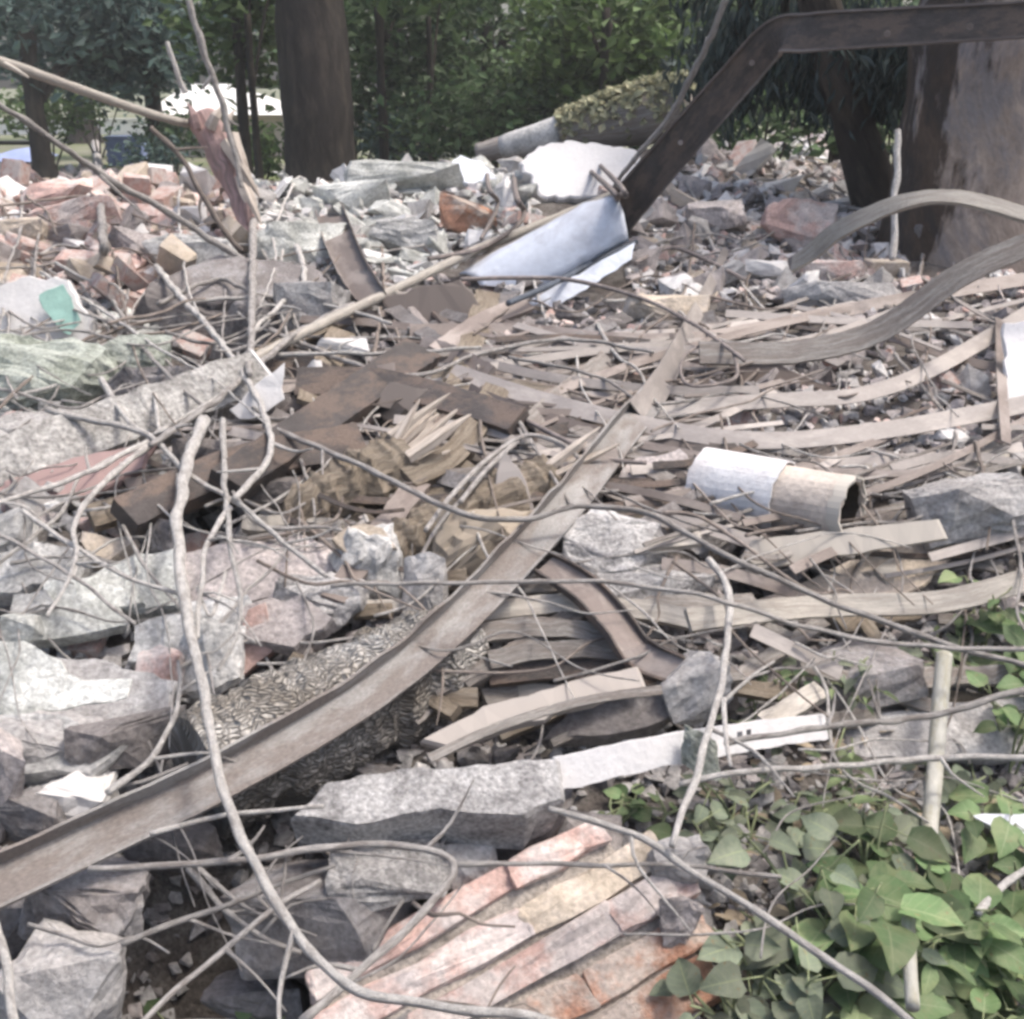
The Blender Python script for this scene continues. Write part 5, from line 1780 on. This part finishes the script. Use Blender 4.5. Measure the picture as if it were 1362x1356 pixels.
# upper ones at their own distances
for pts, w, w1, lab, m, dep, nm, ct in [
    ([(246, -20), (262, 40), (282, 100), (300, 155), (322, 250)], 11, 7, 'long dry stem rising to the top edge above the splintered post', 'twig_grey', [6.2, 6.5], 'branch', 'branch'),
    ([(222, 55), (234, 92), (246, 124)], 6, 9, 'short pale pointed stick in front of the white roof', 'twig_pale', [6.8, 6.9], 'stick', 'stick'),
    ([(-30, 120), (60, 178), (130, 230), (220, 280), (330, 352)], 8, 10, 'long thin twig slanting over the brick heap', 'twig_grey', [4.6, 5.9], 'branch', 'branch'),
    ([(200, 170), (232, 200), (270, 260), (300, 310), (320, 335)], 7, 8, 'dark twig between the brick heap and the splintered post', 'twig_dark', [5.8, 6.0], 'branch', 'branch'),
    ([(972, -20), (945, 50), (920, 100), (895, 150), (850, 205), (815, 250)], 9, 7, 'slender pale branch slanting down to the white block', 'twig_grey', [6.0, 7.2], 'branch', 'branch'),
    ([(1194, 172), (1191, 260), (1186, 346)], 9, 9, 'thin pale stake standing at the foot of the huge trunk', 'twig_pale', [5.75, 5.7], 'stake', 'stake'),
]:
    branch(pts, w, lab, m, ct, nm, depths=dep, w1=w1)

# rods and wires
for pts, w, lab, m, lift in [
    ([(648, 206), (690, 186), (740, 192), (790, 232), (812, 262)], 7, 'arched steel rod over the white block, outer one', 'rod', 0.75),
    ([(700, 190), (755, 182), (800, 222), (822, 258)], 6, 'arched steel rod over the white block, inner one', 'rod', 0.72),
    ([(652, 204), (648, 235), (662, 270), (640, 318)], 6, 'short hanging rod left of the white block', 'rod', 0.6),
    ([(686, 204), (684, 240), (696, 280), (688, 300), (640, 330), (570, 345)], 7, 'curved rod dropping behind the long pale pole', 'rod', 0.55),
    ([(566, 706), (600, 660), (650, 610), (700, 580), (745, 590), (770, 610)], 7, 'upper of the bent double rods by the splintered trunk', 'twig_grey', 0.36),
    ([(612, 668), (650, 622), (690, 586)], 7, 'lower of the bent double rods by the splintered trunk', 'twig_grey', 0.34),
    ([(612, 372), (680, 370), (760, 373), (850, 396), (920, 430), (975, 468), (990, 480)], 6, 'long dark wire drooping across the blue sheet', 'rod', 0.52),
    ([(975, 468), (980, 500), (950, 512), (915, 512), (905, 490), (915, 470), (945, 455), (968, 462)], 5, 'small wire loop at the right end of the drooping wire', 'rod', 0.45),
    ([(700, 560), (760, 590), (800, 610), (860, 616)], 7, 'brown rod sloping to the rusty beam', 'rod', 0.26),
    ([(845, 350), (890, 330), (930, 342), (990, 372)], 6, 'thin curved rod right of the blue sheet', 'rod', 0.4),
    ([(560, 740), (590, 690), (640, 640)], 6, 'short thin rod leaning on the mossy split log', 'twig_grey', 0.26),
    ([(690, 560), (720, 610), (760, 672)], 6, 'short rod along the grey triangular plate', 'twig_grey', 0.28),
]:
    branch(pts, w, lab, m, 'rod' if m == 'rod' else 'twig', 'steel_rod' if m == 'rod' else 'thin_twig', lift=lift, knots=0, w1=w * .9)

rr = random.Random(31)
for (zone, n, place, wmin, wmax, ms) in [
    ((-60, 340, 460, 900), 60, 'in the tangle of stems at left', 3, 7, ['twig_pale', 'twig_grey', 'twig_grey']),
    ((60, 1080, 700, 1380), 13, 'over the dark boulders at the bottom', 3, 7, ['twig_grey', 'twig_grey', 'twig_dark']),
    ((380, 400, 1380, 900), 120, 'across the strips at the middle', 3, 6, ['twig_grey', 'twig_dark', 'twig_pale']),
    ((860, 880, 1400, 1300), 9, 'among the plants at right', 3, 6, ['twig_grey', 'twig_pale']),
    ((-40, 260, 440, 480), 34, 'over the hollow and heap at upper left', 3, 6, ['twig_grey', 'twig_dark', 'twig_pale']),
    ((-40, 150, 420, 360), 10, 'over the brick heap at far left', 3, 5, ['twig_grey', 'twig_dark']),
    ((820, 240, 1300, 420), 14, 'over the pink rubble at back right', 3, 5, ['twig_grey', 'twig_dark']),
]:
    for k in range(n):
        x, y = rr.uniform(zone[0], zone[2]), rr.uniform(max(zone[1], 250), zone[3])
        L = rr.uniform(90, 240) if rr.random() < .6 else rr.uniform(240, 430)
        a = rr.choice([rr.gauss(0.5, .35), rr.gauss(-0.4, .35), rr.gauss(0, .2), rr.gauss(1.4, .3)])
        pts = []
        for i in range(5):
            t = i / 4 - 0.5
            pts.append((x + math.cos(a) * L * t + rr.gauss(0, L * .04), max(240, y + math.sin(a) * L * t + rr.gauss(0, L * .04))))
        m = rr.choice(ms)
        col = {'twig_pale': 'pale', 'twig_grey': 'grey', 'twig_dark': 'dark'}[m]
        w = rr.uniform(wmin, wmax)
        branch(pts, w, f'thin {col} dry twig {place}', m, 'twig', 'thin_twig', lift=rr.uniform(0.08, 0.3) * (1.8 if 'upper left' in place else 1), w1=w * .5, group=f'thin {col} dry twigs {place}', sides=5)

# ------------------------------------------------------------------ cane
for (pts, w, lab, lift) in [([(1256, 872, .25), (1250, 940, .25), (1244, 1020, .22), (1234, 1132, .14), (1229, 1200, .02)], 22, 'pale broken cane standing upright among the plants', 0.42), ([(1208, 1225), (1210, 1280), (1214, 1340)], 19, 'short stub of pale cane at the bottom right', 0.2)]:
    tr = trace(pts, lift)
    o = empty('cane', tr[-1][0], lab, 'cane')
    v, f, u = tube([(p, w * d / F / 2) for p, d in tr], 14, 0.02, 0.03)
    build('stalk', v, f, 'cane', o, True, u)

# ------------------------------------------------------------------ green plants


def heart_leaf(base, d, nrm, L, W, rr):
    """ovate leaf folded on its midrib, tip drooping; returns verts, faces"""
    d = d.normalized()
    s = d.cross(nrm).normalized()
    n = s.cross(d).normalized()
    prof = [(0.0, 0.05), (0.08, 0.62), (0.22, 0.96), (0.38, 1.0), (0.55, 0.85), (0.72, 0.58), (0.87, 0.28), (1.0, 0.0)]
    fold = rr.uniform(0.12, 0.4)
    droop = rr.uniform(0.1, 0.45)
    wave = rr.uniform(0, 6)
    vs, fs = [], []
    for i, (t, w) in enumerate(prof):
        c = base + d * L * t - n * droop * L * t * t
        hw = W / 2 * w
        e = n * hw * fold
        r_ = n * 0.05 * W * math.sin(wave + t * 9)
        back = -d * L * 0.07 if i == 1 else Vector()
        vs += [c - s * hw + e + r_ + back, c - s * hw * .5 + e * .42, c, c + s * hw * .5 + e * .42, c + s * hw + e - r_ + back]
    for i in range(len(prof) - 1):
        for j in range(4):
            a = i * 5 + j
            fs.append((a, a + 1, a + 6, a + 5))
    return vs, fs, [(u_, t) for t, w in prof for u_ in (-1, -.5, 0, .5, 1)]


def plant(px, py, h, n, L, label, seed, lm='leaf_plant', spread=0.12, group=None, lift=0.05, aspect=0.78, stems=4):
    rr = random.Random(seed)
    b = G(px, py, lift)
    b.z = H(b.x, b.y)
    o = empty('leafy_plant', b, label, 'plant', group)
    V, Fc, UVs = [], [], []
    st = []
    for k in range(stems):
        a = rr.uniform(0, 6.28)
        top = b + Vector((math.cos(a) * spread * rr.uniform(.2, 1), math.sin(a) * spread * rr.uniform(.2, 1), h * rr.uniform(0.7, 1.05)))
        mid = b.lerp(top, .5) + Vector((rr.uniform(-.02, .02), rr.uniform(-.02, .02), 0.02))
        st.append(tube([(b + Vector((rr.uniform(-.02, .02), rr.uniform(-.02, .02), -0.02)), 0.004), (mid, 0.0032), (top, 0.002)], 5, 0.03))
        for i in range(max(1, int(n * 1.1) // stems)):
            t = rr.uniform(0.3, 1.0)
            p = b.lerp(mid, t * 2) if t < .5 else mid.lerp(top, t * 2 - 1)
            a2 = rr.uniform(0, 6.28)
            out = Vector((math.cos(a2), math.sin(a2) - 0.25, rr.uniform(-0.25, 0.35)))
            pet = p + out.normalized() * rr.uniform(0.02, 0.06)
            st.append(tube([(p, 0.0018), (pet, 0.0014)], 4, 0.05))
            s_ = rr.uniform(0.55, 1.1)
            nn = Vector((rr.gauss(0, .3), rr.gauss(-0.35, .3), 1))
            v, f, uv_ = heart_leaf(pet, out, nn, L * s_, L * s_ * aspect, rr)
            o_ = len(V)
            V += v
            UVs += uv_
            Fc += [tuple(i_ + o_ for i_ in q) for q in f]
    build('foliage', V, Fc, lm, o, True, UVs)
    v, f, u = merge(*st)
    build('stem', v, f, 'stem_green', o, True, u)
    return o


PL = [
    (1110, 1245, 0.22, 16, 0.125, 'broad-leaved green plant with the largest heart-shaped leaves'),
    (1190, 1225, 0.20, 16, 0.12, 'broad-leaved plant just left of the cane'),
    (1275, 1240, 0.20, 16, 0.12, 'broad-leaved plant just right of the cane'),
    (1340, 1260, 0.18, 16, 0.115, 'broad-leaved plant at the right edge, below the cane'),
    (1060, 1180, 0.20, 14, 0.095, 'yellowish green plant at the left of the leafy patch'),
    (1010, 1290, 0.16, 14, 0.09, 'small-leaved plant beside the orange bricks'),
    (1120, 1340, 0.14, 14, 0.095, 'low plant at the bottom edge in front of the largest leaves'),
    (1290, 1345, 0.14, 14, 0.11, 'low plant in the bottom right corner'),
    (1390, 1330, 0.18, 14, 0.11, 'plant cut off by the bottom right edge'),
    (970, 1130, 0.15, 12, 0.065, 'small plant right of the brick wall piece, below the white board'),
    (1150, 1120, 0.13, 12, 0.075, 'small plant behind the broad leaves, below the level twig'),
    (1330, 1120, 0.18, 12, 0.09, 'plant behind the cane at the right edge'),
]
PL += [
    (985, 1350, 0.13, 14, 0.085, 'small-leaved plant at the bottom edge beside the orange bricks'),
    (1060, 1310, 0.16, 14, 0.10, 'green plant between the small-leaved plant and the largest leaves'),
    (1225, 1300, 0.15, 14, 0.105, 'green plant around the short cane stub'),
    (1050, 1085, 0.12, 14, 0.065, 'low greyish plant below the pale level twig'),
    (1260, 1060, 0.10, 14, 0.07, 'low greyish plant right behind the cane'),
    (1380, 1180, 0.20, 14, 0.11, 'tall plant cut off by the right edge'),
    (1170, 1170, 0.20, 14, 0.11, 'green plant standing between the largest leaves and the cane'),
]
rng_ = random.Random(8)
for i, (px, py, h, n, L, lab) in enumerate(PL):
    plant(px, py, h, n, L * rng_.uniform(.85, 1.1), lab, 200 + i, group='leafy plants at the bottom right', lm='leaf_sage' if 'greyish' in lab or 'yellowish' in lab or 'small' in lab else 'leaf_plant')
for i, (px, py, h, n, L, lab) in enumerate([
    (1000, 1075, 0.07, 14, 0.045, 'small sage-coloured plant right of the upright pale stem'),
    (1110, 1070, 0.07, 14, 0.05, 'small sage-coloured plant under the lower level twig, middle'),
    (1190, 1060, 0.08, 12, 0.05, 'small sage-coloured plant just left of the cane middle'),
    (1320, 1050, 0.08, 12, 0.06, 'small sage-coloured plant at the right edge under the level twig'),
    (1020, 925, 0.08, 12, 0.045, 'small sage-coloured plant above the white board end'),
    (1190, 900, 0.1, 12, 0.05, 'small sage-coloured plant left of the cane top'),
    (1300, 890, 0.12, 14, 0.06, 'small sage-coloured plant right of the cane top'),
]):
    plant(px, py, h, n, L, lab, 260 + i, group='small sage-coloured plants', lm='leaf_sage', aspect=0.6)
plant(1350, 905, 0.22, 16, 0.10, 'green plant at the right edge below the yellowish plank', 230)
rg_ = random.Random(17)
for i in range(16):
    px, py = rg_.uniform(965, 1390), rg_.uniform(890, 1345)
    plant(px, py, rg_.uniform(.07, .16), 13, rg_.uniform(.045, .075), 'small young green plant scattered among the broad-leaved ones at the bottom right', 400 + i, group='small young green plants at the bottom right', lm=rg_.choice(['leaf_plant', 'leaf_sage']), aspect=rg_.uniform(.45, .75))
plant(1345, 1010, 0.26, 12, 0.075, 'taller leafy plant climbing at the right edge behind the level twigs', 240, stems=5)
plant(1385, 960, 0.32, 12, 0.08, 'tallest leafy plant at the right edge', 241, stems=5)
plant(1310, 850, 0.2, 12, 0.07, 'leafy sprig just under the end of the yellowish plank', 242, stems=4)
plant(880, 1095, 0.08, 14, 0.055, 'low green plant under the right part of the white board', 231)
plant(820, 1070, 0.05, 10, 0.05, 'tiny green plant under the left part of the white board', 232)
plant(350, 1345, 0.12, 12, 0.075, 'dark green plant in the shade at the bottom left of the stem', 233)
plant(240, 1330, 0.10, 10, 0.07, 'small shaded plant left of the slanting bottom twig', 234)
plant(640, 1185, 0.06, 9, 0.05, 'tiny green plant behind the brick wall piece', 235)
plant(1140, 930, 0.12, 10, 0.05, 'thin-leaved plant above the white board end', 236, aspect=0.35)
plant(1060, 900, 0.10, 12, 0.05, 'small grey-green plant under the pointed pale strip', 237, aspect=0.5)
plant(1250, 890, 0.12, 12, 0.06, 'small grey-green plant behind the top of the cane', 238, aspect=0.5)

# fallen dry leaves on the soil under the plants: nobody could count them
rr = random.Random(55)
V, Fc = [], []
for k in range(420):
    x, y = rr.uniform(900, 1500), rr.uniform(960, 1480)
    g = G(x, y)
    p = Vector((g.x, g.y, H(g.x, g.y) + rr.uniform(0.005, 0.03)))
    L = rr.uniform(0.025, 0.06)
    v, f, _ = heart_leaf(p, Vector((rr.uniform(-1, 1), rr.uniform(-1, 1), rr.uniform(-.1, .2))), Vector((rr.gauss(0, .3), rr.gauss(0, .3), 1)), L, L * .55, rr)
    b = len(V)
    V += v
    Fc += [tuple(i + b for i in q) for q in f]
o = build('fallen_leaves', V, Fc, 'leaf_dry', None, True)
tag(o, 'dry fallen leaves on the soil under the green plants', None, None, 'stuff')


# ------------------------------------------------------------------ the air
hz = bpy.data.materials.new('haze')
hz.use_nodes = True
n = hz.node_tree.nodes
n.remove(n['Principled BSDF'])
pv = n.new('ShaderNodeVolumePrincipled')
pv.inputs['Color'].default_value = (0.93, 0.95, 0.95, 1)
pv.inputs['Density'].default_value = 0.0022
hz.node_tree.links.new(pv.outputs[0], n['Material Output'].inputs['Volume'])
MATS['haze'] = hz
v, f, u = box_geo((0, 40, -1.5), 190, 110, 13)
o = build('haze', v, f, 'haze')
o['kind'] = 'stuff'
o['label'] = 'thin bright haze between the heap and the far trees'
